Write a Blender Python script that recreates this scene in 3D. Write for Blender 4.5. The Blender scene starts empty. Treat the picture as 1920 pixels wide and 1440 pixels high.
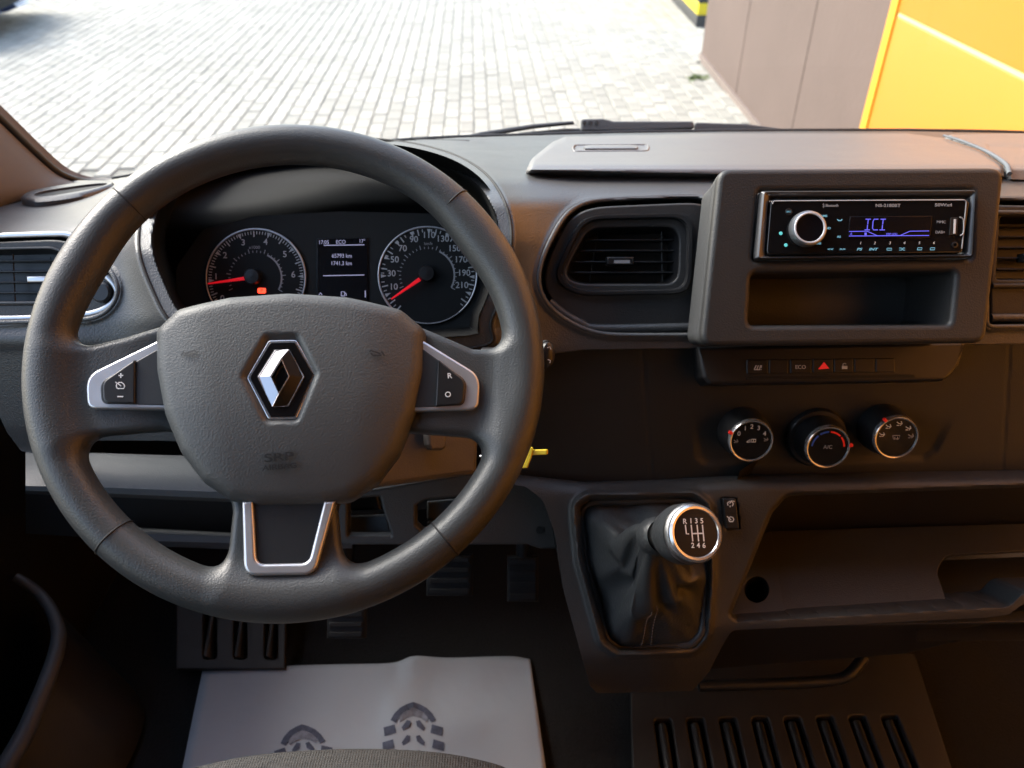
import bpy, bmesh, math, random
import numpy as np
from mathutils import Vector, Matrix
random.seed(7); np.random.seed(7)
R = math.radians
scene = bpy.context.scene
COL = scene.collection

# ------------------------------------------------------------------ camera
FPX, PITCH = 1478.0, R(35.4)          # focal length in px of a 1920 px wide frame, pitch below horizontal
CAM = np.array([0.0, 0.0, 1.65])
cam = bpy.data.cameras.new("Camera"); cam_o = bpy.data.objects.new("Camera", cam); COL.objects.link(cam_o)
cam_o.location = CAM; cam_o.rotation_euler = (R(90) - PITCH, 0, 0)
cam.sensor_width = 36.0; cam.lens = 36.0 * FPX / 1920.0
cam.clip_start = 0.02; cam.clip_end = 500
cam.dof.use_dof = True; cam.dof.focus_distance = 0.66; cam.dof.aperture_fstop = 8.0
scene.camera = cam_o

# ------------------------------------------------------------------ sky, sun, exposure
SUN_EL, SUN_AZ = R(40), R(304)        # azimuth clockwise from +Y (forward): ahead and to the left, through the windscreen
w = bpy.data.worlds.new("World"); scene.world = w; w.use_nodes = True
nt = w.node_tree
sky = nt.nodes.new("ShaderNodeTexSky"); sky.sky_type = 'NISHITA'; sky.sun_disc = False
sky.sun_elevation = SUN_EL; sky.sun_rotation = SUN_AZ
sky.air_density = 1.2; sky.dust_density = 3.0; sky.ozone_density = 1.0
bg = nt.nodes["Background"]; bg.inputs[1].default_value = 0.15
nt.links.new(sky.outputs[0], bg.inputs[0])
sun = bpy.data.lights.new("sun", 'SUN'); sun.energy = 1.5; sun.angle = R(30); sun.color = (1.0, .98, .95)
sun_o = bpy.data.objects.new("sun", sun); COL.objects.link(sun_o)
sd = Vector((math.sin(SUN_AZ) * math.cos(SUN_EL), math.cos(SUN_AZ) * math.cos(SUN_EL), math.sin(SUN_EL)))
sun_o.rotation_euler = sd.to_track_quat('Z', 'Y').to_euler()
sun_o.location = (-3, -3, 8)
vs = scene.view_settings
vs.view_transform = 'Standard'; vs.look = 'None'; vs.gamma = 1.0; vs.use_curve_mapping = False
vs.exposure = 1.9
cy = scene.cycles
cy.use_denoising = True; cy.max_bounces = 6; cy.diffuse_bounces = 3; cy.glossy_bounces = 3; cy.use_adaptive_sampling = True; cy.adaptive_threshold = .012
cy.transparent_max_bounces = 8; cy.sample_clamp_indirect = 6.0; cy.caustics_reflective = False

# ------------------------------------------------------------------ helpers
CT, ST = math.cos(PITCH), math.sin(PITCH)
FWD = np.array([0, CT, -ST]); UPV = np.array([0, ST, CT]); RGT = np.array([1.0, 0, 0])
def ray(u, v):
    u = np.asarray(u, float)[..., None]; v = np.asarray(v, float)[..., None]
    return FWD + (u - 960) / FPX * RGT + (720 - v) / FPX * UPV
def P(u, v, d):
    return CAM + np.asarray(d, float)[..., None] * ray(u, v)

class Frame:
    """a local frame: x right, y up in the surface, z out of the surface"""
    def __init__(s, o, X, N):
        s.o = np.asarray(o, float); N = np.asarray(N, float); N = N / np.linalg.norm(N)
        X = np.asarray(X, float); X = X - N * X.dot(N); s.X = X / np.linalg.norm(X); s.N = N
        s.Y = np.cross(s.N, s.X)
    def uv(s, u, v, z=0.0):                     # pixel -> local xy on the surface (raised by z)
        r = ray(u, v); o = s.o + s.N * z
        t = ((o - CAM) @ s.N) / (r @ s.N)
        p = CAM + t[..., None] * r - o
        return np.stack([p @ s.X, p @ s.Y], -1)
    def pts(s, px, z=0.0):
        a = np.asarray(px, float); return s.uv(a[:, 0], a[:, 1], z)
    def w3(s, xy, z=0.0):
        xy = np.asarray(xy, float)
        z = np.broadcast_to(np.asarray(z, float), xy.shape[:-1])
        return s.o + xy[..., :1] * s.X + xy[..., 1:2] * s.Y + z[..., None] * s.N
    def at(s, u, v, z=0.0):                      # same frame moved so that its origin sits under pixel u,v
        return Frame(s.w3(s.uv(u, v, z), z), s.X, s.N)
    def rot(s, a):
        c, n = math.cos(a), math.sin(a)
        return Frame(s.o, c * s.X + n * s.Y, s.N)
def plane(u, v, d, elev, yaw=0.0):
    e, y = R(elev), R(yaw)
    N = np.array([math.sin(y) * math.cos(e), -math.cos(y) * math.cos(e), math.sin(e)])
    return Frame(P(u, v, d), (math.cos(y), math.sin(y), 0), N)

def rnd(pts, r, n=6):
    """round the corners of a closed polygon (r: one radius or one per corner)"""
    pts = [np.asarray(p, float) for p in pts]; m = len(pts); out = []
    rs = r if hasattr(r, '__len__') else [r] * m
    for i in range(m):
        a, b, c = pts[i - 1], pts[i], pts[(i + 1) % m]
        va, vc = a - b, c - b; la, lc = np.linalg.norm(va), np.linalg.norm(vc)
        if rs[i] <= 0 or la < 1e-9 or lc < 1e-9: out.append(b); continue
        va, vc = va / la, vc / lc
        ang = math.acos(max(-1, min(1, float(va @ vc))))
        if ang > 3.05: out.append(b); continue
        t = min(rs[i] / math.tan(ang / 2), la * .48, lc * .48)
        p0, p1 = b + va * t, b + vc * t
        for k in range(n + 1):
            s = k / n
            out.append((1 - s) ** 2 * p0 + 2 * s * (1 - s) * b + s * s * p1)
    return np.array(out)
def smooth_closed(pts, n=8):
    """Catmull-Rom through a closed list"""
    p = np.asarray(pts, float); m = len(p); o = []
    for i in range(m):
        a, b, c, d = p[i - 1], p[i], p[(i + 1) % m], p[(i + 2) % m]
        for k in range(n):
            t = k / n
            o.append(.5 * (2 * b + (c - a) * t + (2 * a - 5 * b + 4 * c - d) * t * t + (3 * b - a - 3 * c + d) * t ** 3))
    return np.array(o)
def smooth_open(pts, n=8):
    p = np.asarray(pts, float); p = np.vstack([2 * p[0] - p[1], p, 2 * p[-1] - p[-2]]); o = []
    for i in range(1, len(p) - 2):
        a, b, c, d = p[i - 1], p[i], p[i + 1], p[i + 2]
        for k in range(n):
            t = k / n
            o.append(.5 * (2 * b + (c - a) * t + (2 * a - 5 * b + 4 * c - d) * t * t + (3 * b - a - 3 * c + d) * t ** 3))
    o.append(p[-2]); return np.array(o)

def resample(o, n=160):
    o = np.asarray(o, float); o = np.vstack([o, o[:1]]); s = np.r_[0, np.cumsum(np.linalg.norm(np.diff(o, axis=0), axis=1))]; t = np.linspace(0, s[-1], n, endpoint=False)
    return np.stack([np.interp(t, s, o[:, 0]), np.interp(t, s, o[:, 1])], -1)
def soften(o, it=40, n=200):
    """even spacing, then rounded corners"""
    q = resample(o, n)
    for _ in range(it): q = .5 * q + .25 * (np.roll(q, 1, 0) + np.roll(q, -1, 0))
    return q
def base_of(parent):
    while parent is not None and parent.parent is not None: parent = parent.parent
    return np.array(parent.location) if parent is not None else np.zeros(3)
def finish(me, mat, angle=38):
    me.materials.clear()
    if mat is not None: me.materials.append(mat)
    me.shade_smooth()
    me.set_sharp_from_angle(angle=R(angle))
def mesh(name, verts, faces, mat, parent=None, angle=38):
    v = np.asarray(verts, float) - base_of(parent)
    me = bpy.data.meshes.new(name)
    me.from_pydata(v.tolist(), [], faces if isinstance(faces, list) else faces.tolist())
    me.update(); finish(me, mat, angle)
    o = bpy.data.objects.new(name, me); COL.objects.link(o)
    if parent is not None: o.parent = parent
    return o
def tag(o, label=None, cat=None, group=None, kind=None):
    if label: o["label"] = label
    if cat: o["category"] = cat
    if group: o["group"] = group
    if kind: o["kind"] = kind
    return o
def thing(name, label, cat, loc, group=None):
    o = bpy.data.objects.new(name, None); COL.objects.link(o)
    o.empty_display_size = .02; o.location = Vector(np.asarray(loc, float))
    return tag(o, label, cat, group)

def from_curve(cu):
    ob = bpy.data.objects.new("tmp", cu)
    me = bpy.data.meshes.new_from_object(ob)
    v = np.empty(len(me.vertices) * 3); me.vertices.foreach_get('co', v)
    f = [tuple(p.vertices) for p in me.polygons]
    bpy.data.objects.remove(ob); bpy.data.curves.remove(cu); bpy.data.meshes.remove(me)
    return v.reshape(-1, 3), f
def slab_mesh(outlines, thick, bevel, res=2):
    cu = bpy.data.curves.new("t", 'CURVE'); cu.dimensions = '2D'; cu.fill_mode = 'BOTH'
    bevel = min(bevel, thick * .49)
    cu.extrude = thick / 2 - bevel; cu.bevel_depth = bevel; cu.offset = -bevel; cu.bevel_resolution = res
    for o in outlines:
        sp = cu.splines.new('POLY'); sp.points.add(len(o) - 1); sp.use_cyclic_u = True
        for i, p in enumerate(o): sp.points[i].co = (p[0], p[1], 0, 1)
    return from_curve(cu)
def panel(name, fr, outlines, mat, parent=None, z=0.0, thick=.006, bevel=.001, r=0, px=True, angle=38, res=2):
    """a slab with its front at height z over the frame; outlines: one or several closed lists (the later ones holes)"""
    if not isinstance(outlines, (list, tuple)) or not hasattr(outlines[0][0], '__len__'): outlines = [outlines]
    L = []
    for i, o in enumerate(outlines):
        q = fr.pts(o, z) if px else np.asarray(o, float)
        rr = r[i] if isinstance(r, list) else r
        L.append(rnd(q, rr) if rr else q)
    v, f = slab_mesh(L, thick, bevel, res)
    return mesh(name, fr.w3(v[:, :2], v[:, 2] + z - thick / 2), f, mat, parent, angle)
def text(s, fr, u, v, h, mat, name="lettering", parent=None, z=.0005, bold=0.0, rot=0.0, sx=1.0, shear=0.0, thick=.0002, align='CENTER'):
    """flat lettering; h = cap height in photo pixels"""
    f2 = fr.at(u, v, z)
    hm = abs(np.linalg.norm(fr.uv(u, v + h / 2, z) - fr.uv(u, v - h / 2, z)))
    cu = bpy.data.curves.new("t", 'FONT'); cu.body = s; cu.size = hm / .70
    cu.align_x = align; cu.align_y = 'CENTER'; cu.extrude = thick / 2; cu.shear = shear; cu.offset = bold * hm; cu.resolution_u = 4
    vv, f = from_curve(cu)
    if len(vv) == 0: return None
    if rot: f2 = f2.rot(rot)
    return mesh(name, f2.w3(np.stack([vv[:, 0] * sx, vv[:, 1]], -1), vv[:, 2]), f, mat, parent, 30)
def stroke(name, fr, lines, wpx, mat, parent=None, z=.0005, px=True):
    """flat ribbons along polylines (icons, ticks, printed lines)"""
    V, Fc = [], []
    for ln in lines:
        q = fr.pts(ln, z) if px else np.asarray(ln, float)
        if px:
            wm = np.linalg.norm(fr.uv(ln[0][0] + wpx, ln[0][1], z) - fr.uv(ln[0][0], ln[0][1], z)) / 2
        else: wm = wpx / 2
        t = np.gradient(q, axis=0); t /= np.maximum(np.linalg.norm(t, axis=1)[:, None], 1e-9)
        n = np.stack([-t[:, 1], t[:, 0]], -1); b = len(V)
        for a, c in zip(q + n * wm, q - n * wm): V += [a, c]
        Fc += [(b + 2 * i, b + 2 * i + 1, b + 2 * i + 3, b + 2 * i + 2) for i in range(len(q) - 1)]
    return mesh(name, fr.w3(np.array(V), z), Fc, mat, parent, 30)
def loft(name, rows, mat, parent=None, closed=False, cap0=False, cap1=False, angle=38):
    rows = [np.asarray(r, float) for r in rows]; n = len(rows[0]); V = np.vstack(rows); F = []
    m = n if closed else n - 1
    for i in range(len(rows) - 1):
        for j in range(m):
            k = (j + 1) % n
            F.append((i * n + j, i * n + k, (i + 1) * n + k, (i + 1) * n + j))
    if cap0: F.append(tuple(range(n - 1, -1, -1)))
    if cap1: F.append(tuple((len(rows) - 1) * n + j for j in range(n)))
    return mesh(name, V, F, mat, parent, angle)
def lathe(name, fr, prof, mat, parent=None, seg=48, angle=38, cap0=False, cap1=True, sx=1.0):
    a = np.linspace(0, 2 * math.pi, seg, endpoint=False); rows = []
    for r_, z_ in prof: rows.append(fr.w3(np.stack([r_ * np.cos(a) * sx, r_ * np.sin(a)], -1), z_))
    return loft(name, rows, mat, parent, True, cap0, cap1, angle)
def tube(name, pts, rad, mat, parent=None, cyclic=False, seg=10, flat=1.0, up=None):
    """round bar along 3-D points; rad may vary; flat squashes it along 'up'"""
    p = np.asarray(pts, float); n = len(p); rad = np.broadcast_to(np.asarray(rad, float), (n,))
    t = np.roll(p, -1, 0) - np.roll(p, 1, 0) if cyclic else np.gradient(p, axis=0)
    t /= np.maximum(np.linalg.norm(t, axis=1)[:, None], 1e-12)
    u0 = np.asarray(up if up is not None else UPV * .3 + np.array([.1, -.9, .2]), float)
    A = np.cross(t, u0); A /= np.maximum(np.linalg.norm(A, axis=1)[:, None], 1e-9); B = np.cross(A, t)
    a = np.linspace(0, 2 * math.pi, seg, endpoint=False); rows = []
    for i in range(n):
        rows.append(p[i] + rad[i] * (np.cos(a)[:, None] * A[i] + flat * np.sin(a)[:, None] * B[i]))
    if cyclic: rows.append(rows[0])
    return loft(name, rows, mat, parent, True, not cyclic, not cyclic, 60)
def box(name, fr, x0, x1, y0, y1, z0, z1, mat, parent=None, bevel=.0):
    if bevel > 0:
        v, f = slab_mesh([np.array([(x0, y0), (x1, y0), (x1, y1), (x0, y1)])], z1 - z0, bevel)
        return mesh(name, fr.w3(v[:, :2], v[:, 2] + (z0 + z1) / 2), f, mat, parent)
    v = np.array([(x, y, z) for z in (z0, z1) for y in (y0, y1) for x in (x0, x1)], float)
    f = [(0, 2, 3, 1), (4, 5, 7, 6), (0, 1, 5, 4), (2, 6, 7, 3), (0, 4, 6, 2), (1, 3, 7, 5)]
    return mesh(name, fr.w3(v[:, :2], v[:, 2]), f, mat, parent)
WORLD = Frame((0, 0, 0), (1, 0, 0), (0, 0, 1))

# signed distances on arrays
def sd_poly(pts, U, V):
    p = np.asarray(pts, float); d = np.full(U.shape, 1e18); s = np.ones(U.shape); n = len(p)
    for i in range(n):
        a, b = p[i], p[i - 1]; e = b - a
        wx, wy = U - a[0], V - a[1]
        t = np.clip((wx * e[0] + wy * e[1]) / max(e @ e, 1e-18), 0, 1)
        d = np.minimum(d, (wx - e[0] * t) ** 2 + (wy - e[1] * t) ** 2)
        c1, c2, c3 = V >= a[1], V < b[1], e[0] * wy > e[1] * wx
        s = np.where((c1 & c2 & c3) | (~c1 & ~c2 & ~c3), -s, s)
    return s * np.sqrt(d)
def sst(x, a, b):
    t = np.clip((x - a) / (b - a), 0, 1); return t * t * (3 - 2 * t)
def smin(a, b, k):
    h = np.clip(.5 + .5 * (b - a) / k, 0, 1); return b * (1 - h) + a * h - k * h * (1 - h)
def smax(a, b, k): return -smin(-a, -b, k)

def surfnet(f, lo, hi, h):
    """surface nets: the zero level of f as a smooth quad mesh"""
    ax = [np.arange(l, u_ + h, h) for l, u_ in zip(lo, hi)]
    X, Y, Z = np.meshgrid(*ax, indexing='ij'); val = f(X, Y, Z).astype(np.float32)
    ins = val < 0; nx, ny, nz = val.shape
    cnt = np.zeros((nx - 1, ny - 1, nz - 1), np.int8)
    for i in (0, 1):
        for j in (0, 1):
            for k in (0, 1): cnt += ins[i:nx - 1 + i, j:ny - 1 + j, k:nz - 1 + k]
    act = (cnt > 0) & (cnt < 8); idx = np.argwhere(act); ids = np.full(act.shape, -1, np.int64); ids[act] = np.arange(len(idx))
    acc = np.zeros((len(idx), 3)); num = np.zeros(len(idx))
    C = [(i, j, k) for i in (0, 1) for j in (0, 1) for k in (0, 1)]
    for a in C:
        for d in range(3):
            if a[d]: continue
            b = list(a); b[d] = 1
            va = val[idx[:, 0] + a[0], idx[:, 1] + a[1], idx[:, 2] + a[2]]; vb = val[idx[:, 0] + b[0], idx[:, 1] + b[1], idx[:, 2] + b[2]]
            m = (va < 0) != (vb < 0); t = np.where(m, va / np.where(m, va - vb, 1), 0)
            p = np.tile(np.array(a, float), (len(idx), 1)); p[:, d] += t
            acc[m] += p[m]; num[m] += 1
    verts = (idx + acc / num[:, None]) * h + np.array(lo)
    F = []
    for d in range(3):
        e1, e2 = (d + 1) % 3, (d + 2) % 3
        sl0 = [slice(None)] * 3; sl1 = [slice(None)] * 3; sl0[d] = slice(0, -1); sl1[d] = slice(1, None)
        chg = ins[tuple(sl0)] != ins[tuple(sl1)]; q = np.argwhere(chg)
        ok = (q[:, e1] > 0) & (q[:, e2] > 0) & (q[:, e1] < val.shape[e1] - 1) & (q[:, e2] < val.shape[e2] - 1); q = q[ok]
        s = ins[q[:, 0], q[:, 1], q[:, 2]]
        def cid(o1, o2):
            r_ = q.copy(); r_[:, e1] += o1; r_[:, e2] += o2; return ids[r_[:, 0], r_[:, 1], r_[:, 2]]
        a, b, c, e = cid(-1, -1), cid(0, -1), cid(0, 0), cid(-1, 0)
        quad = np.stack([a, b, c, e], -1); quad[~s] = quad[~s][:, ::-1]
        F.append(quad)
    return verts, np.vstack(F)
def sdf_mesh(name, fr, f, lo, hi, h, mat, parent):
    v, F = surfnet(f, lo, hi, h)
    return mesh(name, fr.w3(v[:, :2], v[:, 2]), F, mat, parent, 75)

def relief(name, box_, step, mask, depth, mat, parent=None, skirt=.02, angle=50):
    """a moulded skin: depth(U, V) over the outline mask(U, V) < 0, with its edges turned back"""
    u0, u1, v0, v1 = box_
    U, V = np.meshgrid(np.arange(u0, u1 + step, step), np.arange(v0, v1 + step, step))
    U = U.astype(float); V = V.astype(float); m = mask(U, V); e = .5
    gx = (mask(U + e, V) - mask(U - e, V)); gy = (mask(U, V + e) - mask(U, V - e))
    gl = np.maximum(np.hypot(gx, gy), 1e-6); o = m > 0
    near = o & (m < 3 * step)
    U2 = np.where(near, U - m * gx / gl, U); V2 = np.where(near, V - m * gy / gl, V)
    pts = P(U2, V2, depth(U2, V2)).reshape(-1, 3); ny, nx = U.shape
    mc = (m[:-1, :-1] + m[1:, :-1] + m[:-1, 1:] + m[1:, 1:]) / 4
    keep = (mc < .35 * step)
    for q in (m[:-1, :-1], m[1:, :-1], m[:-1, 1:], m[1:, 1:]): keep &= q < 3 * step
    I = np.arange(ny * nx).reshape(ny, nx)
    F = np.stack([I[:-1, :-1], I[1:, :-1], I[1:, 1:], I[:-1, 1:]], -1)[keep]
    used, inv = np.unique(F, return_inverse=True); F = inv.reshape(F.shape); pts = pts[used]
    if skirt:
        E = np.vstack([F[:, [0, 1]], F[:, [1, 2]], F[:, [2, 3]], F[:, [3, 0]]])
        key = np.sort(E, 1); _, ix, ct = np.unique(key, axis=0, return_index=True, return_counts=True)
        B = E[ix[ct == 1]]; bv, binv = np.unique(B, return_inverse=True); binv = binv.reshape(B.shape); n0 = len(pts)
        pts = np.vstack([pts, pts[bv] + FWD * skirt])
        F = np.vstack([F, np.stack([B[:, 1], B[:, 0], n0 + binv[:, 0], n0 + binv[:, 1]], -1)])
    return mesh(name, pts, F, mat, parent, angle)
def stations(tab):
    """depth from profiles at a few columns: {u: [(v, d), ...]}"""
    us = sorted(tab)
    def dep(U, V):
        D = np.stack([np.interp(V, [a for a, b in tab[u]], [b for a, b in tab[u]]) for u in us])
        x = np.interp(U, us, np.arange(len(us))); i = np.clip(x.astype(int), 0, len(us) - 2); t = x - i; t = t * t * (3 - 2 * t)
        lo = np.take_along_axis(D, i[None], 0)[0]; hi = np.take_along_axis(D, i[None] + 1, 0)[0]
        return lo * (1 - t) + hi * t
    def soft(U, V):                              # rounded edges
        return sum(dep(U, V + o) * g for o, g in ((-12, .1), (-8, .15), (-4, .15), (0, .2), (4, .15), (8, .15), (12, .1)))
    return soft

# ------------------------------------------------------------------ materials
def M(name, col, rough=.5, metal=0.0, bump=0.0, bscale=700, spec=.5, var=0.0, vscale=6, grain='noise', emit=None, estr=0.0, coat=0.0, island=0.0, rvar=.0, sheen=0.0):
    m = bpy.data.materials.new(name); m.use_nodes = True; n = m.node_tree.nodes; l = m.node_tree.links
    b = n["Principled BSDF"]
    b.inputs["Base Color"].default_value = (*col, 1); b.inputs["Roughness"].default_value = rough; b.inputs["Metallic"].default_value = metal
    b.inputs["Specular IOR Level"].default_value = spec; b.inputs["Coat Weight"].default_value = coat
    if sheen: b.inputs["Sheen Weight"].default_value = sheen
    if emit: b.inputs["Emission Color"].default_value = (*emit, 1); b.inputs["Emission Strength"].default_value = estr
    tc = n.new("ShaderNodeTexCoord")
    if bump:
        if grain == 'leather':
            t = n.new("ShaderNodeTexNoise"); t.inputs["Scale"].default_value = bscale * .8; t.inputs["Detail"].default_value = 1; out = t.outputs["Fac"]
        elif grain == 'cell':
            t = n.new("ShaderNodeTexVoronoi"); t.feature = 'F1'; t.inputs["Scale"].default_value = bscale; out = t.outputs["Distance"]
        elif grain == 'weave':
            t = n.new("ShaderNodeTexVoronoi"); t.feature = 'F1'; t.inputs["Scale"].default_value = bscale; t.inputs["Randomness"].default_value = .15; out = t.outputs["Distance"]
        else:
            t = n.new("ShaderNodeTexNoise"); t.inputs["Scale"].default_value = bscale; t.inputs["Detail"].default_value = 3; out = t.outputs["Fac"]
        l.new(tc.outputs["Object"], t.inputs["Vector"])
        bp = n.new("ShaderNodeBump"); bp.inputs["Strength"].default_value = bump; bp.inputs["Distance"].default_value = .7 / bscale
        l.new(out, bp.inputs["Height"]); l.new(bp.outputs["Normal"], b.inputs["Normal"])
    fac = None
    if var or rvar:
        t = n.new("ShaderNodeTexNoise"); t.inputs["Scale"].default_value = vscale; t.inputs["Detail"].default_value = 6; t.inputs["Roughness"].default_value = .65
        l.new(tc.outputs["Object"], t.inputs["Vector"]); fac = t.outputs["Fac"]
    if rvar:
        mp = n.new("ShaderNodeMapRange"); mp.inputs[1].default_value = .3; mp.inputs[2].default_value = .7
        mp.inputs[3].default_value = max(0, rough - rvar); mp.inputs[4].default_value = min(1, rough + rvar)
        l.new(fac, mp.inputs[0]); l.new(mp.outputs[0], b.inputs["Roughness"])
    if var or island:
        mp = n.new("ShaderNodeMapRange"); mp.inputs[3].default_value = 1 - var; mp.inputs[4].default_value = 1 + var
        mp.inputs[1].default_value = .25; mp.inputs[2].default_value = .75
        if fac is not None: l.new(fac, mp.inputs[0])
        else: mp.inputs[0].default_value = .5
        val = mp.outputs[0]
        if island:
            g = n.new("ShaderNodeNewGeometry"); oi = n.new("ShaderNodeObjectInfo")
            ad = n.new("ShaderNodeMath"); ad.operation = 'ADD'; l.new(g.outputs["Random Per Island"], ad.inputs[0]); l.new(oi.outputs["Random"], ad.inputs[1])
            fr_ = n.new("ShaderNodeMath"); fr_.operation = 'FRACT'; l.new(ad.outputs[0], fr_.inputs[0])
            m2 = n.new("ShaderNodeMapRange"); m2.inputs[3].default_value = 1 - island; m2.inputs[4].default_value = 1 + island; l.new(fr_.outputs[0], m2.inputs[0])
            mu = n.new("ShaderNodeMath"); mu.operation = 'MULTIPLY'; l.new(val, mu.inputs[0]); l.new(m2.outputs[0], mu.inputs[1]); val = mu.outputs[0]
        vm = n.new("ShaderNodeVectorMath"); vm.operation = 'SCALE'; vm.inputs[0].default_value = col
        l.new(val, vm.inputs["Scale"]); l.new(vm.outputs[0], b.inputs["Base Color"])
    return m
MT = dict(
    rim=M("wheel_foam", (.042, .0455, .0465), .40, spec=.5, bump=.38, bscale=1000, grain='leather', rvar=.06, vscale=14),
    airbag=M("airbag_plastic", (.062, .067, .068), .48, bump=.36, bscale=900, grain='leather'),
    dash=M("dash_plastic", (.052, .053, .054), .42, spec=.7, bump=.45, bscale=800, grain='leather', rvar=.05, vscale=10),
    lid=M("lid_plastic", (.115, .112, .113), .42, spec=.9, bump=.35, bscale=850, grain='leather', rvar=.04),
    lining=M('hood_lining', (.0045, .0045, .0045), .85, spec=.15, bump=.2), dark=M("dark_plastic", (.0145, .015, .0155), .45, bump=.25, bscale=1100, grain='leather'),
    mid=M("console_plastic", (.038, .038, .038), .48, bump=.45, bscale=850, grain='leather', rvar=.05, vscale=12),
    grey=M("grey_plastic", (.062, .068, .074), .5, bump=.3, bscale=900, grain='leather'),
    bezel=M("bezel_plastic", (.021, .021, .021), .5, bump=.4, bscale=900, grain='leather'),
    gloss=M("gloss_black", (.006, .006, .007), .12, coat=.3, rvar=.05, vscale=30),
    satin=M("satin_black", (.014, .014, .015), .35),
    black=M("deep_black", (.004, .004, .004), .7),
    chrome=M("chrome", (.72, .72, .74), .22, .85),
    silver=M("satin_silver", (.62, .63, .66), .32, .75, rvar=.05, vscale=40),
    silver2=M("brushed_ring", (.55, .55, .56), .3, 1.0, bump=.4, bscale=1500),
    dialwhite=M('dial_print', (.42, .43, .44), .6), chrome2=M('emblem_chrome', (.36, .36, .375), .16, 1.0),
    disc=M('shift_disc', (.006, .006, .0065), .45, spec=.3),
    white=M("print_white", (.7, .7, .7), .5),
    dim=M("print_grey", (.32, .32, .33), .5),
    redp=M("print_red_glow", (.7, .02, .015), .4, emit=(.8, .02, .01), estr=.05),  # red print given a faint glow of its own
    bluep=M("print_blue", (.03, .12, .6), .4),
    needle=M("needle_red", (.75, .01, .02), .35, emit=(.9, .01, .02), estr=.12),
    redlamp=M("red_lamp", (.3, .01, .01), .4, emit=(1, .05, .02), estr=.9),
    lcd=M("lcd_black", (.004, .004, .006), .2),
    lcdtxt=M("lcd_text", (.1, .1, .15), .5, emit=(.55, .55, .85), estr=.14),
    lcdblue=M("lcd_blue", (.02, .02, .1), .5, emit=(.16, .15, 1.0), estr=.28),
    keyglow=M("key_glow", (.05, .1, .12), .5, emit=(.25, .65, .85), estr=.16),
    leather=M("black_leather", (.042, .045, .048), .36, bump=.3, bscale=500, grain='leather', rvar=.07, vscale=20),
    thread=M("thread", (.3, .28, .26), .8),
    rubber=M("rubber", (.0045, .0045, .0048), .75, bump=.3, bscale=400),
    carpet=M("carpet", (.004, .004, .0042), .95, bump=1.0, bscale=350),
    mat=M("moulded_mat", (.020, .018, .017), .55, bump=.4, bscale=600, var=.2, vscale=15),
    paper=M("paper", (.36, .39, .43), .75, bump=.10, bscale=14, var=.03, vscale=5),
    ink2=M('footprint_smudge', (.19, .20, .24), .8, var=.45, vscale=120), ink=M("footprint_ink", (.07, .08, .12), .8, var=.5, vscale=90),
    fabric=M("seat_fabric", (.05, .05, .048), .85, bump=1.0, bscale=420, grain='weave', var=.1, vscale=200),
    yellowtag=M("tag_yellow", (.75, .58, .03), .4),
    orangekey=M("shroud_plastic", (.10, .093, .09), .5, bump=.3, bscale=900, grain='leather'),
    headlining=M("headlining", (.06, .06, .06), .9), pillar=M("pillar_trim", (.13, .125, .12), .7, bump=.2, bscale=800),
    seal=M("black_seal", (.006, .006, .007), .5),
    lightgrey=M("pale_panel", (.13, .14, .15), .75, spec=.2),
    wiper=M("wiper_black", (.07, .075, .082), .5, bump=.3, bscale=300),
    paver=M("paver_concrete", (.33, .318, .28), .9, bump=.5, bscale=60, var=.12, vscale=1.3, island=.14),
    joint=M("joint_sand", (.245, .235, .203), .95, bump=.5, bscale=40, var=.2, vscale=3),
    brown=M("brown_wall_paint", (.118, .083, .070), .8, bump=.08, bscale=30, var=.10, vscale=1.5),
    yellow=M("yellow_panel_paint", (.59, .205, .014), .45, var=.03, vscale=1.2),
    yellowlt=M("pale_joint", (.80, .62, .25), .5),
    stripeY=M("stripe_yellow", (.75, .58, .02), .5, var=.1), stripeK=M("stripe_black", (.04, .042, .045), .6, var=.2),
    moss=M("weed_green", (.10, .14, .04), .9, var=.3, vscale=30),
    carpaint=M("car_paint_blue", (.02, .035, .09), .2, coat=.6, rvar=.03), carwhite=M("car_lamp", (.8, .8, .82), .2), tyre=M("tyre", (.015, .015, .015), .8),
)
def glass(name):
    m = bpy.data.materials.new(name); m.use_nodes = True; n = m.node_tree.nodes; l = m.node_tree.links
    n.remove(n["Principled BSDF"]); o = n["Material Output"]
    t = n.new("ShaderNodeBsdfTransparent"); t.inputs[0].default_value = (.93, .96, .95, 1)
    g = n.new("ShaderNodeBsdfGlossy"); g.inputs["Roughness"].default_value = .02
    fr = n.new("ShaderNodeFresnel"); fr.inputs[0].default_value = 1.25
    mx = n.new("ShaderNodeMixShader"); l.new(fr.outputs[0], mx.inputs[0]); l.new(t.outputs[0], mx.inputs[1]); l.new(g.outputs[0], mx.inputs[2]); l.new(mx.outputs[0], o.inputs[0])
    return m
MT['glass'] = glass("window_glass")
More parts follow.
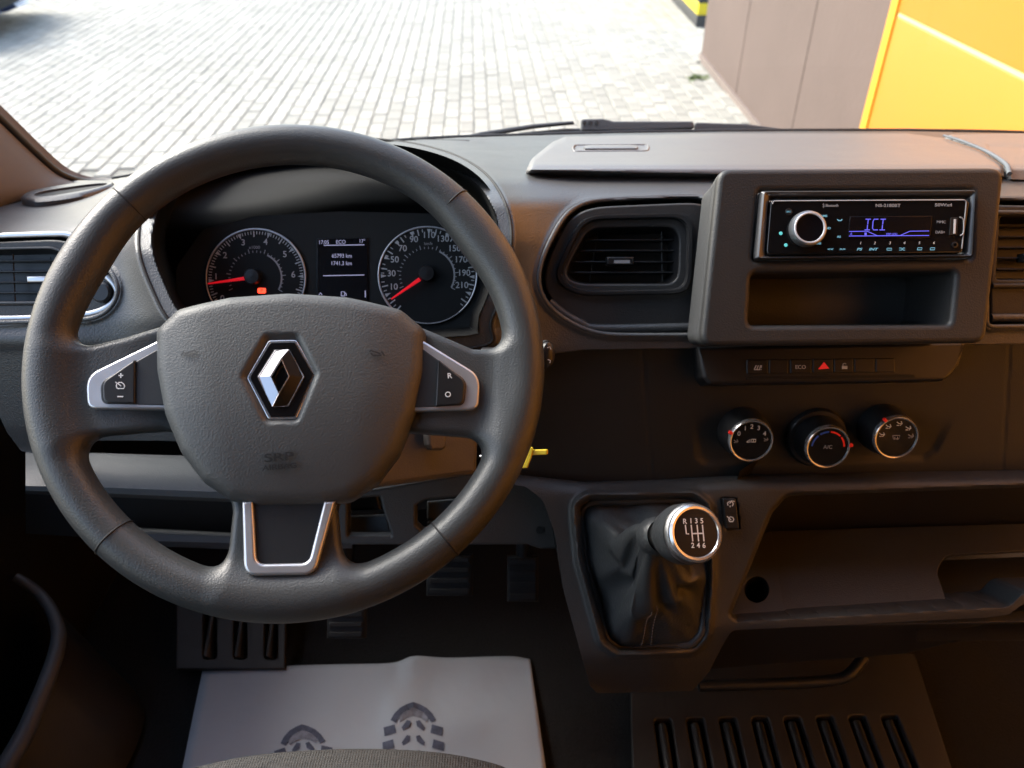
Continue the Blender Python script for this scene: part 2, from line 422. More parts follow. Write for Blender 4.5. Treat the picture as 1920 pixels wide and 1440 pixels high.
# ================================================================== outside: paving, walls, car
def proj(p):
    q = np.asarray(p, float) - CAM; d = q @ FWD
    return 960 + FPX * (q @ RGT) / d, 720 - FPX * (q @ UPV) / d, d
EX = Frame((0, 0, 0), (math.cos(R(2.5)), math.sin(R(2.5)), 0), (0, 0, 1))
ground = mesh("ground", WORLD.w3(np.array([(-60, -20), (60, -20), (60, 90), (-60, 90)]), -.012), [(0, 1, 2, 3)], MT['joint'])
tag(ground, "pale sandy ground under the paved yard", None, None, "structure")
def paver_geo(cx, cy, lx=.0965, ly=.1945, h=.03, c=.006, dz=0.0, tx=0.0, ty=0.0):
    x, y = lx / 2, ly / 2
    lo = [(-x, -y, -h), (x, -y, -h), (x, y, -h), (-x, y, -h)]; md = [(a, b, -c) for a, b, _ in lo]
    tp = [(a - math.copysign(c, a), b - math.copysign(c, b), 0) for a, b, _ in lo]
    v = np.array(lo + md + tp); v[:, 2] += dz + v[:, 0] * tx + v[:, 1] * ty; v[:, 0] += cx; v[:, 1] += cy
    f = []
    for o in (0, 4): f += [(o + i, o + (i + 1) % 4, o + 4 + (i + 1) % 4, o + 4 + i) for i in range(4)]
    return v, f + [(8, 9, 10, 11)]
paving = tag(thing("paving", "yard of pale concrete block paving in long straight rows ahead of the windscreen", None, (0, 0, 0)), kind="structure")
cells = []
for i in range(-72, 27):
    off = .1 * (i % 2) + .012 * math.sin(i * 2.3)
    for j in range(23, 58):
        cx, cyy = i * .1 + .03, j * .2 + off
        w3 = EX.w3(np.array([cx, cyy]), 0.0); u, v, d = proj(w3)
        if w3[0] > 1.60 and w3[1] < 7.1: continue
        vis = -30 < u < 1420 and -20 < v < 262
        if vis and 160 < u < 900: vis = v < 245
        cells.append((not vis, d, cx, cyy))
cells.sort()
pv, pf = paver_geo(0, 0)
pme = bpy.data.meshes.new("paver"); pme.from_pydata(EX.w3(pv[:, :2], pv[:, 2]).tolist(), [], pf); finish(pme, MT['paver'], 20)
for k, (_, d, cx, cyy) in enumerate(cells[:300]):
    o = bpy.data.objects.new("paver", pme); COL.objects.link(o); o.parent = paving
    o.location = Vector(EX.w3(np.array([cx, cyy]), random.uniform(-.002, .002)))
    o.rotation_euler = (random.uniform(-.008, .008), random.uniform(-.01, .01), random.uniform(-.012, .012))
V, Fc = [], []
for _, d, cx, cyy in cells[300:]:
    v, f = paver_geo(cx + random.uniform(-.001, .001), cyy, dz=random.uniform(-.002, .002), tx=random.uniform(-.01, .01), ty=random.uniform(-.01, .01))
    b = len(V) * 12; V.append(EX.w3(v[:, :2], v[:, 2])); Fc += [tuple(q + b for q in a) for a in f]
far = mesh("far_pavers", np.vstack(V), Fc, MT['paver'], paving, 20); tag(far, kind="stuff")

# small weeds in the joints beside the brown wall
for u, v, s, lab in ((1307, 148, 1.0, "green weed tuft growing from the paving near the brown wall corner"),):
    r0 = ray(u, v); g = CAM - r0 * (CAM[2] / r0[2])
    V, Fc = [g], []
    for k in range(46):
        a, l = random.uniform(0, 6.28), random.uniform(.02, .06) * s
        c = g + np.array([random.gauss(0, .05 * s), random.gauss(0, .035 * s), 0])
        dv = np.array([math.cos(a), math.sin(a), 0]); sv = np.array([-dv[1], dv[0], 0]) * .006 * s
        b = len(V); V += [c - sv, c + sv, c + dv * l * .6 + sv + (0, 0, l * .5), c + dv * l + (0, 0, l * .45)]; Fc += [(b, b + 1, b + 2, b + 3), (0, b, b + 1)]
    tag(mesh("weed", np.array(V), Fc, MT['moss']), lab, "weed")

# brown wall and yellow panel along the right
bw = thing("brown_wall", "matt brown rendered wall standing right of the paved yard", "wall", (1.63, 5.4, 0))
box("wall_face", WORLD, 1.63, 2.0, 3.64, 7.18, -.02, 4.2, MT['brown'], bw)
box("base_edge", WORLD, 1.612, 1.629, 3.66, 7.17, -.02, .045, M("wall_base", (.19, .15, .13), .8, var=.1), bw)
for yy in (4.6, 5.9): box("vertical_joint", WORLD, 1.627, 1.631, yy, yy + .008, .05, 4.19, M("joint_dark", (.108, .076, .064), .85), bw)
yw = thing("yellow_wall", "glossy bright yellow wall panel at the right behind the windscreen", "wall", (1.60, 1.2, 0))
box("lower_panel", WORLD, 1.60, 1.78, -3.0, 3.56, -.02, .995, MT['yellow'], yw, .004)
box("upper_panel", WORLD, 1.60, 1.78, -3.0, 3.56, 1.013, 4.2, MT['yellow'], yw, .004)
box("pale_joint_strip", WORLD, 1.603, 1.75, -3.0, 3.555, .996, 1.012, MT['yellowlt'], yw)
box("edge_trim", WORLD, 1.592, 1.79, 3.562, 3.625, -.02, 4.2, M("trim_orange", (.8, .36, .02), .4), yw, .006)
# striped barrier beyond the wall corner
sb = thing("striped_barrier", "low barrier block with yellow and black stripes beyond the wall corner", "barrier", (2.1, 9.2, 0))
for k in range(7):
    z0 = k * .11
    box("stripe", WORLD, 1.83, 2.5, 8.45, 10.6, z0, z0 + .108, MT['stripeK'] if k % 2 == 0 else MT['stripeY'], sb, .004)
# parked car, top left: only its low front corner is in view
ca = Frame((-4.80, 8.5, 0), (-.12, 1, 0), (0, 0, 1))
car = thing("parked_car", "dark blue parked car with white lamp, cut off at the top left", "car", ca.o)
prof = [(.0, .20, .90), (.05, .22, .93), (.1, .34, .98), (.08, .52, 1.0), (.14, .62, 1.0), (.3, .72, .98), (1.1, .88, .92), (1.7, 1.25, .75), (3.3, 1.35, .72), (4.1, .9, .86), (4.2, .3, .88)]
rows = []
for sgn in (-1, -.92, -.5, 0, .5, .92, 1):
    q = np.array([(s * .84 * ww, 0) for s, ww in [(sgn, b[2]) for b in prof]])
    rows.append(np.stack([q[:, 0], [a + (.18 * abs(sgn) ** 3) for a, _, _ in prof], [b - .02 * (abs(sgn) > .95) for _, b, _ in prof]], -1))
rows = np.array(rows); rows[:, :, 1] -= .0
loft("body", [ca.w3(r_[:, :2], r_[:, 2]) for r_ in rows], MT['carpaint'], car, angle=50)
for s in (-1, 1):
    loft("side", [ca.w3(np.stack([np.full(11, s * .84 * .9), rows[0][:, 1]], -1), rows[0][:, 2]), ca.w3(np.stack([np.full(11, s * .82), rows[0][:, 1]], -1), np.full(11, .19))], MT['carpaint'], car)
    for yy in (.85, 3.4):
        wf = Frame(ca.w3(np.array([s * .80, yy]), .31), ca.Y, s * ca.X)
        wo = lathe("wheel", wf, [(.31, -.2), (.31, .0), (.29, .02), (.2, .01)], MT['tyre'], car); lathe("hub", wf, [(.2, .012), (.05, .02)], MT['silver'], wo)
lf = Frame(ca.w3(np.array([-.42, .04]), .44), ca.X, -ca.Y)
panel("front_lamp", lf, [(-.2, -.10), (.05, -.12), (.10, .10), (-.2, .12)], MT['carwhite'], car, z=.03, thick=.02, bevel=.003, px=False)
panel("lower_grille", lf, [(-.6, -.2), (.35, -.2), (.40, -.1), (-.6, -.1)], MT['black'], car, z=.02, thick=.03, bevel=.003, px=False)
tube("chrome_strip", ca.w3(np.array([(-.8, .05), (-.4, -.02), (.2, -.03), (.6, .02), (.80, .12)]), .36), .012, MT['silver'], car)

# ================================================================== cab shell (roof, door frame, pillars, floor, added light blockers)
FL = .63
fl = box("cab_floor", WORLD, -.66, 1.16, -.9, 1.3, FL - .06, FL, MT['carpet']); tag(fl, "black carpeted cab floor", None, None, "structure")
shell = MT['headlining']  # unseen roof lining, darkened to cut the fill light in the cab
rf = mesh("cab_ceiling", np.array([P_ for z in (2.06, 2.12) for P_ in ((-.73, -.99, z), (1.06, -.99, z), (1.04, .42, z - .04), (-.66, .42, z - .04))]),
          [(0, 3, 2, 1), (4, 5, 6, 7), (0, 1, 5, 4), (1, 2, 6, 5), (2, 3, 7, 6), (3, 0, 4, 7)], shell); tag(rf, "darkened headlining over the cab", None, None, "structure")
bh = box("cab_rear_wall", WORLD, -.66, 1.16, -.98, -.92, FL - .06, 2.06, MT['dark']); tag(bh, "darkened bulkhead behind the seats", None, None, "structure")  # unseen; made near black so little light bounces from behind
fw = box("cab_front_wall", WORLD, -.70, 1.2, .97, 1.02, FL - .06, 1.14, MT['black']); tag(fw, "dark front wall of the footwell", None, None, "structure")
door_d = thing("door_frame", "dark door opening with a curved pale edge beside the driver footwell", "door frame", (-.66, .1, FL))
box("kick_panel", WORLD, -.72, -.655, .45, .98, FL, 1.22, MT['dark'], door_d, .01)
box("light_block_left", WORLD, -.72, -.655, -.93, .45, FL - .06, 1.12, MT['dark'], door_d, .01)  # unseen half-height panel, raised to keep sun off floor and paper mat
box("rear_post", WORLD, -.72, -.66, -.93, -.48, 1.12, 2.06, MT['dark'], door_d, .01)
path = [(30, 1082, 1.02), (52, 1096, 1.02), (75, 1115, 1.02), (95, 1142, 1.01), (107, 1170, 1.0), (110, 1195, .99), (103, 1232, .975), (86, 1280, .955), (66, 1330, .94), (44, 1380, .925), (10, 1440, .905), (-40, 1530, .88)]
pp = smooth_open(np.array(path), 5)
p3 = P(pp[:, 0], pp[:, 1], pp[:, 2])
tube("pocket_edge", p3, np.linspace(.006, .0125, len(p3)), MT['grey'], door_d, seg=10)
lowp = p3.copy(); lowp[:, 2] -= .03; lowp[:, 0] += .012
lowq = p3.copy(); lowq[:, 2] = FL + .01; lowq[:, 0] += .06
loft("pocket_wall", [p3, lowp, lowq], MT['dark'], door_d)
block_p = thing("light_block_right", "unseen dark panel added low on the right to cut the orange light", "light blocker", (1.1, 0, FL))
box("block_panel", WORLD, 1.06, 1.14, -.93, .96, FL - .06, .80, MT['dark'], block_p, .01)  # added out of view; its height trims the orange light from the wall

# windscreen with its seal
REAR = [(-260, 470, .80), (-120, 452, .86), (40, 368, .99), (110, 332, 1.05), (150, 338, 1.07), (200, 338, 1.08), (400, 303, 1.12), (600, 277, 1.15), (740, 265, 1.17), (860, 258, 1.18), (1000, 254, 1.19), (1150, 250, 1.195), (1350, 247, 1.20), (1500, 246, 1.20), (1700, 246, 1.20), (1920, 250, 1.19), (2200, 264, 1.17)]
ws = thing("windscreen", "wide sloping clear windscreen above the dashboard", "windscreen", P(1000, 247, 1.19))
base = np.array([P(u, v, d) for u, v, d in REAR[4:]])
xs = np.linspace(-.60, 1.12, 13)
bx = np.stack([xs, np.interp(xs, base[:, 0], base[:, 1]) + .012, np.interp(xs, base[:, 0], base[:, 2])], -1)
top = np.stack([np.linspace(-.55, 1.06, 13), np.full(13, .43) + .05 * (1 - np.linspace(-1, 1, 13) ** 2), np.full(13, 2.02)], -1)
loft("pane", [bx + (0, 0, -.02), bx * .66 + top * .34 + (0, .02, .01), bx * .33 + top * .67 + (0, .02, .01), top], MT['glass'], ws)
sp = np.array([(u, v - 1, d + .005) for u, v, d in REAR[4:]]); sp = smooth_open(sp, 4)
tube("lower_seal", P(sp[:, 0], sp[:, 1], sp[:, 2]), .0032, MT['seal'], ws, seg=8)
for i, t_ in enumerate((0,)): pass
# left windscreen pillar with black seal
pl = thing("windscreen_pillar", "beige trimmed windscreen pillar at the left with black seal edge", "pillar", P(60, 350, .97))
edge = smooth_open(np.array([(-200, 30, .80), (-80, 148, .87), (0, 222, .92), (60, 280, .965), (105, 320, 1.0), (135, 336, 1.02), (165, 343, 1.04), (200, 344, 1.05)]), 6)
e3 = P(edge[:, 0], edge[:, 1], edge[:, 2])
inn = smooth_open(np.array([(-420, 160, .66), (-330, 250, .70), (-260, 330, .73), (-180, 390, .77), (-100, 420, .82), (0, 400, .90), (90, 372, .97), (200, 352, 1.03)]), 6)
i3 = P(inn[:, 0], inn[:, 1], inn[:, 2])
midl = (e3 * .55 + i3 * .45) + np.array([.012, -.02, .012]); mid2 = (e3 * .2 + i3 * .8) + np.array([.01, -.012, .008])
loft("trim", [e3 + np.array([0, .02, 0]), e3 + np.array([0, -.004, 0]), e3 * .85 + i3 * .15 + np.array([.01, -.012, .008]), midl, mid2, i3], MT['pillar'], pl, angle=60)
tube("seal", e3 + np.array([0, -.003, .002]), np.linspace(.0055, .0045, len(e3)), MT['seal'], pl, seg=10)

# wipers resting at the foot of the glass
def wiper(label, pts, polys, d, grp):
    fr = plane(1100, 240, d, 25)
    t_ = thing("windscreen_wiper", label, "wiper", fr.w3(fr.pts([pts])[0]), grp)
    for nm, pl_, z, th in polys: panel(nm, fr, pl_, MT['wiper'], t_, z=z, thick=th, bevel=.0025, r=.004)
    return t_
w1 = wiper("dark grey wiper with jointed arm lying along the windscreen foot, ahead of the steering wheel", (1100, 240),
      [("blade", [(838, 262), (900, 247), (1000, 232), (1075, 226), (1078, 232), (1000, 240), (930, 252), (860, 266)], .0, .012),
       ("frame", [(905, 266), (975, 248), (1060, 240), (1190, 240), (1330, 246), (1330, 266)], -.012, .012),
       ("arm", [(1090, 223), (1130, 222), (1150, 227), (1300, 227), (1303, 241), (1200, 246), (1090, 246)], .012, .016),
       ("arm_tip", [(1303, 229), (1400, 232), (1486, 243), (1486, 252), (1303, 252)], .004, .010)], 1.225, "windscreen wipers")
fw1 = plane(1100, 240, 1.225, 25)
for uu in (1095, 1106, 1118): lathe("rivet", fw1.at(uu, 230, .0125), [(.0032, .0), (.003, .0015), (.001, .002)], MT['seal'], w1, seg=12)
w2 = wiper("thin black wiper lying along the windscreen foot before the yellow wall", (1750, 246),
      [("blade", [(1560, 243), (1700, 240), (1960, 246), (2100, 256), (2100, 262), (1940, 254), (1700, 246)], .0, .010)], 1.225, "windscreen wipers")
# ================================================================== dashboard body
dash = thing("dashboard", "wide grey moulded van dashboard under the windscreen", "dashboard", P(1000, 640, .80))
D_dash = stations({
    -260: [(300, 1.0), (400, .86), (440, .80), (480, .76), (600, .745), (640, .74), (655, .75), (850, .79)],
    60: [(320, 1.09), (345, 1.02), (395, .86), (425, .79), (470, .765), (600, .75), (640, .745), (655, .752), (800, .785), (850, .80)],
    300: [(290, 1.14), (330, .98), (390, .82), (420, .79), (470, .77), (600, .755), (650, .76), (850, .80)],
    700: [(255, 1.18), (275, 1.05), (330, .82), (380, .77), (450, .755), (600, .755), (850, .80)],
    960: [(245, 1.19), (262, 1.12), (300, .95), (335, .825), (380, .775), (450, .762), (560, .76), (655, .772), (850, .82)],
    1100: [(240, 1.2), (255, 1.13), (300, .95), (325, .855), (345, .82), (372, .79), (450, .775), (560, .77), (655, .775), (850, .82)],
    2200: [(240, 1.2), (255, 1.13), (300, .95), (325, .855), (345, .82), (372, .79), (450, .775), (560, .77), (655, .775), (850, .82)]})
dash_out = [(-260, 470), (-120, 455), (0, 384), (60, 366), (110, 340), (150, 338), (200, 338), (400, 303), (600, 277), (740, 265), (860, 258), (1000, 254), (1150, 250), (1350, 247), (1500, 246), (1700, 246), (1920, 250), (2200, 264),
            (2200, 640), (1100, 655), (1040, 662), (975, 700), (930, 790), (880, 826), (560, 834), (290, 826), (150, 826), (70, 851), (40, 846), (14, 812), (-30, 720), (-60, 640), (-260, 640)]
BIN_O = smooth_closed([(255, 470), (262, 400), (300, 330), (390, 275), (540, 248), (700, 254), (800, 268), (880, 297), (935, 345), (964, 420), (958, 510), (928, 600), (880, 660), (400, 660), (318, 610), (280, 545)], 5)
VENT_C = soften(rnd([(1005, 545), (1008, 500), (1062, 392), (1095, 377), (1340, 366), (1340, 628), (1120, 628), (1080, 612), (1030, 580)], [24, 30, 40, 30, 0, 0, 50, 40, 30]), 60)
VENT_R = rnd([(1850, 372), (2190, 380), (2190, 610), (1850, 612)], 10)
VENT_L = soften(rnd([(-250, 452), (130, 438), (222, 520), (226, 560), (190, 598), (-250, 612)], [0, 30, 40, 40, 50, 0]), 24)
HOODGAP = BIN_O
def d_dash(U, V):
    D = D_dash(U, V)
    sb_ = sd_poly(BIN_O, U, V)
    # the instrument hood: a swelling lip round the opening, a groove in it, then a funnel to the instruments
    D -= .035 * np.exp(-np.clip(sb_, 0, None) / 45.0) * sst(V, 240, 330)
    D -= .03 * (1 - sst(np.abs(sb_), 0, 60)) * (1 - sst(V, 250, 330))
    D += .17 * (1 - sst(sb_, -56, -30))
    for vp in (VENT_C, VENT_R, VENT_L):
        s = sd_poly(vp, U, V); D += .05 * (1 - sst(s, -9, 0)) - .003 * np.exp(-((s - 5) / 5.0) ** 2)
    # moulding line over the left vent
    return D
relief("main_skin", (-260, 2200, 236, 852), 3, lambda U, V: sd_poly(dash_out, U, V), d_dash, MT['dash'], dash, skirt=.03)

# raised storage lid on the top, its seam and handle
LID = rnd([(984, 326), (996, 298), (1036, 266), (1060, 256), (1350, 250), (1700, 250), (1770, 259), (1840, 282), (1884, 312), (1886, 336), (1340, 333)], [6, 30, 20, 10, 0, 0, 30, 40, 20, 3, 0])
def d_lid(U, V):
    s = sd_poly(LID, U, V)
    b = np.interp(V, [238, 250, 300, 309, 318, 335], [1.135, 1.07, .865, .835, .824, .822])
    hs = sd_poly(rnd([(1074, 273), (1216, 272), (1216, 284), (1074, 285)], 6), U, V)
    b += .008 * (1 - sst(hs, -4, 0)) - .0055 * (1 - sst(np.abs(U - 1145) - 48, -3, 3)) * (1 - sst(hs, -4, 0))
    return b + .02 * sst(s, -10, 0) ** 2
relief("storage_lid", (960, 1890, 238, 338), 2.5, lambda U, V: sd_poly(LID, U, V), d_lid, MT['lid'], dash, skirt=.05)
LID2 = rnd([(1776, 252), (1846, 278), (1894, 310), (1896, 336), (2190, 345), (2190, 262), (1920, 250)], [2, 40, 20, 3, 0, 0, 0])
def d_lid2(U, V):
    b = np.interp(V, [238, 250, 300, 309, 318, 340], [1.14, 1.075, .87, .84, .829, .827])
    hs = sd_poly(rnd([(1850, 270), (1990, 274), (1990, 284), (1850, 280)], 4), U, V)
    return b + .008 * (1 - sst(hs, -4, 0))
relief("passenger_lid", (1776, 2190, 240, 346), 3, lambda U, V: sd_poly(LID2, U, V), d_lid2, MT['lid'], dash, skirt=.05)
# pale edging strip between the two lids
ps = smooth_open(np.array([(1770, 254, 1.045), (1800, 263, 1.0), (1840, 279, .94), (1868, 294, .88), (1888, 310, .83), (1893, 326, .817)]), 5)
tube("edging_strip", P(ps[:, 0], ps[:, 1], ps[:, 2]), np.linspace(.0014, .0026, len(ps)), MT['lightgrey'], dash, seg=8)
# defroster slot near the glass
df = plane(830, 265, 1.10, 72)
panel("defroster_slot", df, [(768, 259), (880, 262), (862, 273), (800, 266)], MT['black'], dash, z=.004, thick=.004, bevel=.001)
# cup ring on the far left of the top
cupf = plane(135, 364, .925, 98)
cpo = cupf.pts(smooth_closed([(40, 377), (60, 366), (120, 354), (190, 346), (216, 350), (200, 360), (140, 376), (70, 384)], 6))
cpi = cupf.pts(smooth_closed([(66, 374), (80, 367), (125, 359), (180, 352), (203, 352), (186, 359), (130, 370), (85, 376)], 6))
loft("cup_ring", [cupf.w3(cpo, -.012), cupf.w3(cpo, .003), cupf.w3(cpo * .7 + cpi * .3, .006), cupf.w3(cpi, .005), cupf.w3(cpi, -.004)], MT['dash'], dash, closed=True, angle=60)
loft("cup_well", [cupf.w3(cpi, .004), cupf.w3(cpi * .95, .0026)], MT['black'], dash, closed=True, cap1=True)

# ------------------------------------------------------------------ air vents
def air_vent(label, fr, outer, hole, trim_mat, slats, vanes, tab, z0=.0, tabmat=None, insert=None):
    t_ = thing("air_vent", label, "air vent", fr.w3(fr.pts([outer[0]])[0]), "dashboard air vents")
    panel("surround", fr, [outer, hole], MT['bezel'] if insert is None else insert, t_, z=z0, thick=.010, bevel=.002)
    h = fr.pts(hole, z0); c = h.mean(0)
    loft("duct", [fr.w3(h, z0 - .002), fr.w3(c + (h - c) * .93, z0 - .016), fr.w3(c + (h - c) * .9, z0 - .03)], MT['satin'], t_, closed=True, cap1=True)
    ring = c + (h - c) * 1.0
    for v0, ua, ub in slats:
        q = fr.pts([(ua, v0), (ub, v0)], z0 - .012)
        box("slat", fr, q[0][0], q[1][0], q[:, 1].mean() - .0009, q[:, 1].mean() + .0009, z0 - .026, z0 - .011, MT['satin'], t_, .0008)
    for (ua, va), (ub, vb) in vanes:
        q = fr.pts([(ua, va), (ub, vb)], z0 - .016)
        tube("vane", fr.w3(q, z0 - .018), .0008, MT['satin'], t_, seg=6)
    if tab:
        q = fr.pts([(tab[0], tab[1]), (tab[2], tab[3])], z0 - .01)
        box("tab", fr, q[0][0], q[1][0], q[1][1], q[0][1], z0 - .016, z0 - .004, tabmat or MT['satin'], t_, .002)
    return t_
# centre-left vent
vf = plane(1170, 500, .782, 32)
vo = soften(rnd([(1016, 540), (1020, 500), (1066, 404), (1098, 388), (1338, 378), (1338, 618), (1124, 618), (1086, 602), (1036, 574)], [22, 30, 36, 26, 0, 0, 46, 36, 26]), 60)
vh = soften(rnd([(1060, 510), (1098, 436), (1118, 427), (1262, 425), (1274, 440), (1272, 520), (1262, 532), (1092, 532), (1064, 524)], [14, 16, 10, 10, 10, 10, 10, 12, 10]), 24)
av = air_vent("dark air vent with four slats between steering wheel and radio", vf, vo, vh, None,
    [(450, 1098, 1266), (470, 1086, 1266), (491, 1074, 1268), (511, 1066, 1268)], [((1122, 430), (1106, 528)), ((1241, 428), (1243, 528))], (1136, 482, 1187, 498))
ringo = soften(rnd([(1036, 520), (1084, 414), (1112, 404), (1280, 400), (1298, 416), (1296, 536), (1282, 552), (1090, 556), (1056, 542)], [26, 26, 18, 14, 14, 14, 14, 26, 20]), 24)
ringi = soften(rnd([(1050, 515), (1092, 424), (1116, 414), (1272, 411), (1286, 424), (1284, 530), (1272, 542), (1092, 545), (1062, 532)], [22, 22, 14, 12, 12, 12, 12, 22, 18]), 24)
a_, b_, c_ = vf.pts(ringo), vf.pts(ringi), vf.pts(vh)
m_ = min(len(a_), len(b_))
loft("ring", [vf.w3(a_, .0005), vf.w3(a_ * .8 + b_ * .2, .006), vf.w3(b_ * .7 + a_ * .3, .006), vf.w3(b_, .0015)], M("dark_gloss_trim", (.02, .02, .021), .25), av, closed=True, angle=60)
q = vf.pts([(1152, 487), (1182, 493)], .0)
box("tab_mark", vf, q[0][0], q[1][0], q[1][1], q[0][1], -.0045, -.0035, MT['dim'], av)
# lower bright edge of the vent housing
lw = vf.pts(np.array([(1030, 566), (1060, 590), (1090, 606), (1126, 616), (1312, 613)]), .002)
tube("lower_moulding", vf.w3(smooth_open(lw, 5), .000), .0045, MT['dash'], av, seg=10, flat=.8)
# far-right vent, cut by the frame
vr = plane(1900, 480, .785, 32)
vro = [(1858, 384), (2190, 390), (2190, 604), (1858, 606)]; vrh = rnd([(1876, 406), (2170, 410), (2170, 524), (1868, 524)], 6)
av2 = air_vent("air vent beside the radio frame, cut by the right edge", vr, vro, vrh, None,
    [(424, 1872, 2170), (444, 1872, 2170), (464, 1870, 2170), (484, 1868, 2170), (505, 1868, 2170)], [((2000, 408), (2000, 524)),], (1912, 476, 1960, 492))
for a, b in (((1866, 400), (2190, 402)), ((1858, 536), (2190, 538))):
    q = vr.pts([a, b], .0); tube("trim_strip", vr.w3(q, .002), .0028, MT['bezel'], av2, seg=8)
q = vr.pts([(1856, 596), (2190, 596)]); tube("lower_moulding", vr.w3(q, .001), .0045, MT['dash'], av2, seg=8)
# left vent with bright strips
vl = plane(70, 520, .758, 31)
vlo = soften(rnd([(-245, 464), (126, 448), (214, 524), (217, 560), (186, 590), (-245, 602)], [0, 26, 36, 36, 46, 0]), 24)
vlh = soften(rnd([(-240, 474), (100, 466), (134, 480), (112, 566), (98, 570), (-240, 572)], [0, 14, 14, 8, 8, 0]), 24)
av3 = air_vent("air vent with silver strips at the left, behind the steering wheel rim", vl, vlo, vlh, None,
    [(489, -240, 128), (509, -240, 122), (529, -240, 118), (549, -240, 114)], [((22, 476), (26, 566)), ((92, 482), (94, 566)), ((-60, 476), (-58, 566))], (56, 518, 100, 530), tabmat=MT['silver'], insert=MT['mid'])
s1 = vl.pts(smooth_open([(-245, 444), (-60, 443), (90, 439), (128, 440), (150, 452)], 5), .002); tube("silver_strip", vl.w3(s1, .002), .0024, MT['silver'], av3, seg=10, flat=.6)
s2 = vl.pts(smooth_open([(-245, 598), (0, 597), (100, 594), (170, 588), (205, 572), (219, 552), (214, 534), (200, 518)], 5), .002); tube("silver_strip", vl.w3(s2, .002), .0028, MT['silver'], av3, seg=10, flat=.6)
s3 = vl.pts(smooth_open([(-240, 474), (60, 466), (110, 468), (122, 478)], 5), -.004); tube("inner_edge", vl.w3(s3, .001), .0012, MT['grey'], av3, seg=8)
s4 = vl.pts(smooth_open([(-240, 569), (60, 568), (100, 566), (116, 556)], 5), -.004); tube("inner_edge", vl.w3(s4, .001), .0014, MT['grey'], av3, seg=8)
lathe("dial", vl.at(190, 548, .004), [(.010, -.004), (.010, .001), (.008, .003), (.0, .003)], MT['satin'], av3, seg=24)

LIN = [tuple(q) for q in BIN_O]
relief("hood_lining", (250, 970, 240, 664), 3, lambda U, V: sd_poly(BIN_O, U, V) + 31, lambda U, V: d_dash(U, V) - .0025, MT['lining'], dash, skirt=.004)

def rolled_edge(name, outline, off, rad, mat, dz=0.0, sel=None):
    o = np.asarray(outline, float); t = np.roll(o, -1, 0) - np.roll(o, 1, 0); n = np.stack([t[:, 1], -t[:, 0]], -1)
    n /= np.maximum(np.linalg.norm(n, axis=1)[:, None], 1e-9)
    area = np.sum(o[:, 0] * np.roll(o[:, 1], -1) - np.roll(o[:, 0], -1) * o[:, 1])
    if area < 0: n = -n
    q = o + n * off
    if sel is not None: q = q[sel(q)]
    d = d_dash(q[:, 0], q[:, 1]) if off < 0 else d_dash(o[:, 0] + n[:, 0] * max(off, 5), o[:, 1] + n[:, 1] * max(off, 5)) if sel is None else d_dash(q[:, 0], q[:, 1])
    return tube(name, P(q[:, 0], q[:, 1], d + dz), rad, mat, dash, cyclic=sel is None, seg=8)
rolled_edge("vent_lip", resample(VENT_C), 1, .0026, MT['dash'], .0015)
rolled_edge("vent_lip", resample(VENT_R), 1, .0026, MT['dash'], .0015)
rolled_edge("vent_lip", resample(VENT_L), 1, .0026, MT['dash'], .0015)
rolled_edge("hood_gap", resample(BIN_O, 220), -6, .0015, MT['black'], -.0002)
ho = rnd([(1074, 273), (1216, 272), (1216, 284), (1074, 285)], 6); ho = resample(ho, 60)
tube("lid_handle_rim", P(ho[:, 0], ho[:, 1], d_lid(ho[:, 0], ho[:, 1]) * 0 + np.interp(ho[:, 1], [250, 300], [1.07, .872]) - .001), .0016, MT['lid'], dash, cyclic=True, seg=8)
hb = resample(rnd([(1094, 275.5), (1196, 275), (1196, 281), (1094, 281.5)], 3), 40)
hb3 = P(hb[:, 0], hb[:, 1], np.interp(hb[:, 1], [250, 300], [1.07, .872])); loft("lid_handle", [hb3 + (0, 0, -.004), hb3 + (0, 0, .002), hb3 * .7 + hb3.mean(0) * .3 + (0, 0, .003)], MT['lid'], dash, closed=True, cap1=True)

# the hood's roof over the instruments
ha = resample(BIN_O, 220); ha = ha[(ha[:, 1] < 470)]; ha = ha[np.argsort(np.arctan2(ha[:, 1] - 470, ha[:, 0] - 610))]
hc = np.array([610., 470.]); hq = hc + (ha - hc) * np.array([.945, .94])
tun = []
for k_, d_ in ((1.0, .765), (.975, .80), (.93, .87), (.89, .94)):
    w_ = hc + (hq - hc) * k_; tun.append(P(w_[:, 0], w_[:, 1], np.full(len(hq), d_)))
loft("hood_roof", tun, MT['lining'], dash, angle=70)
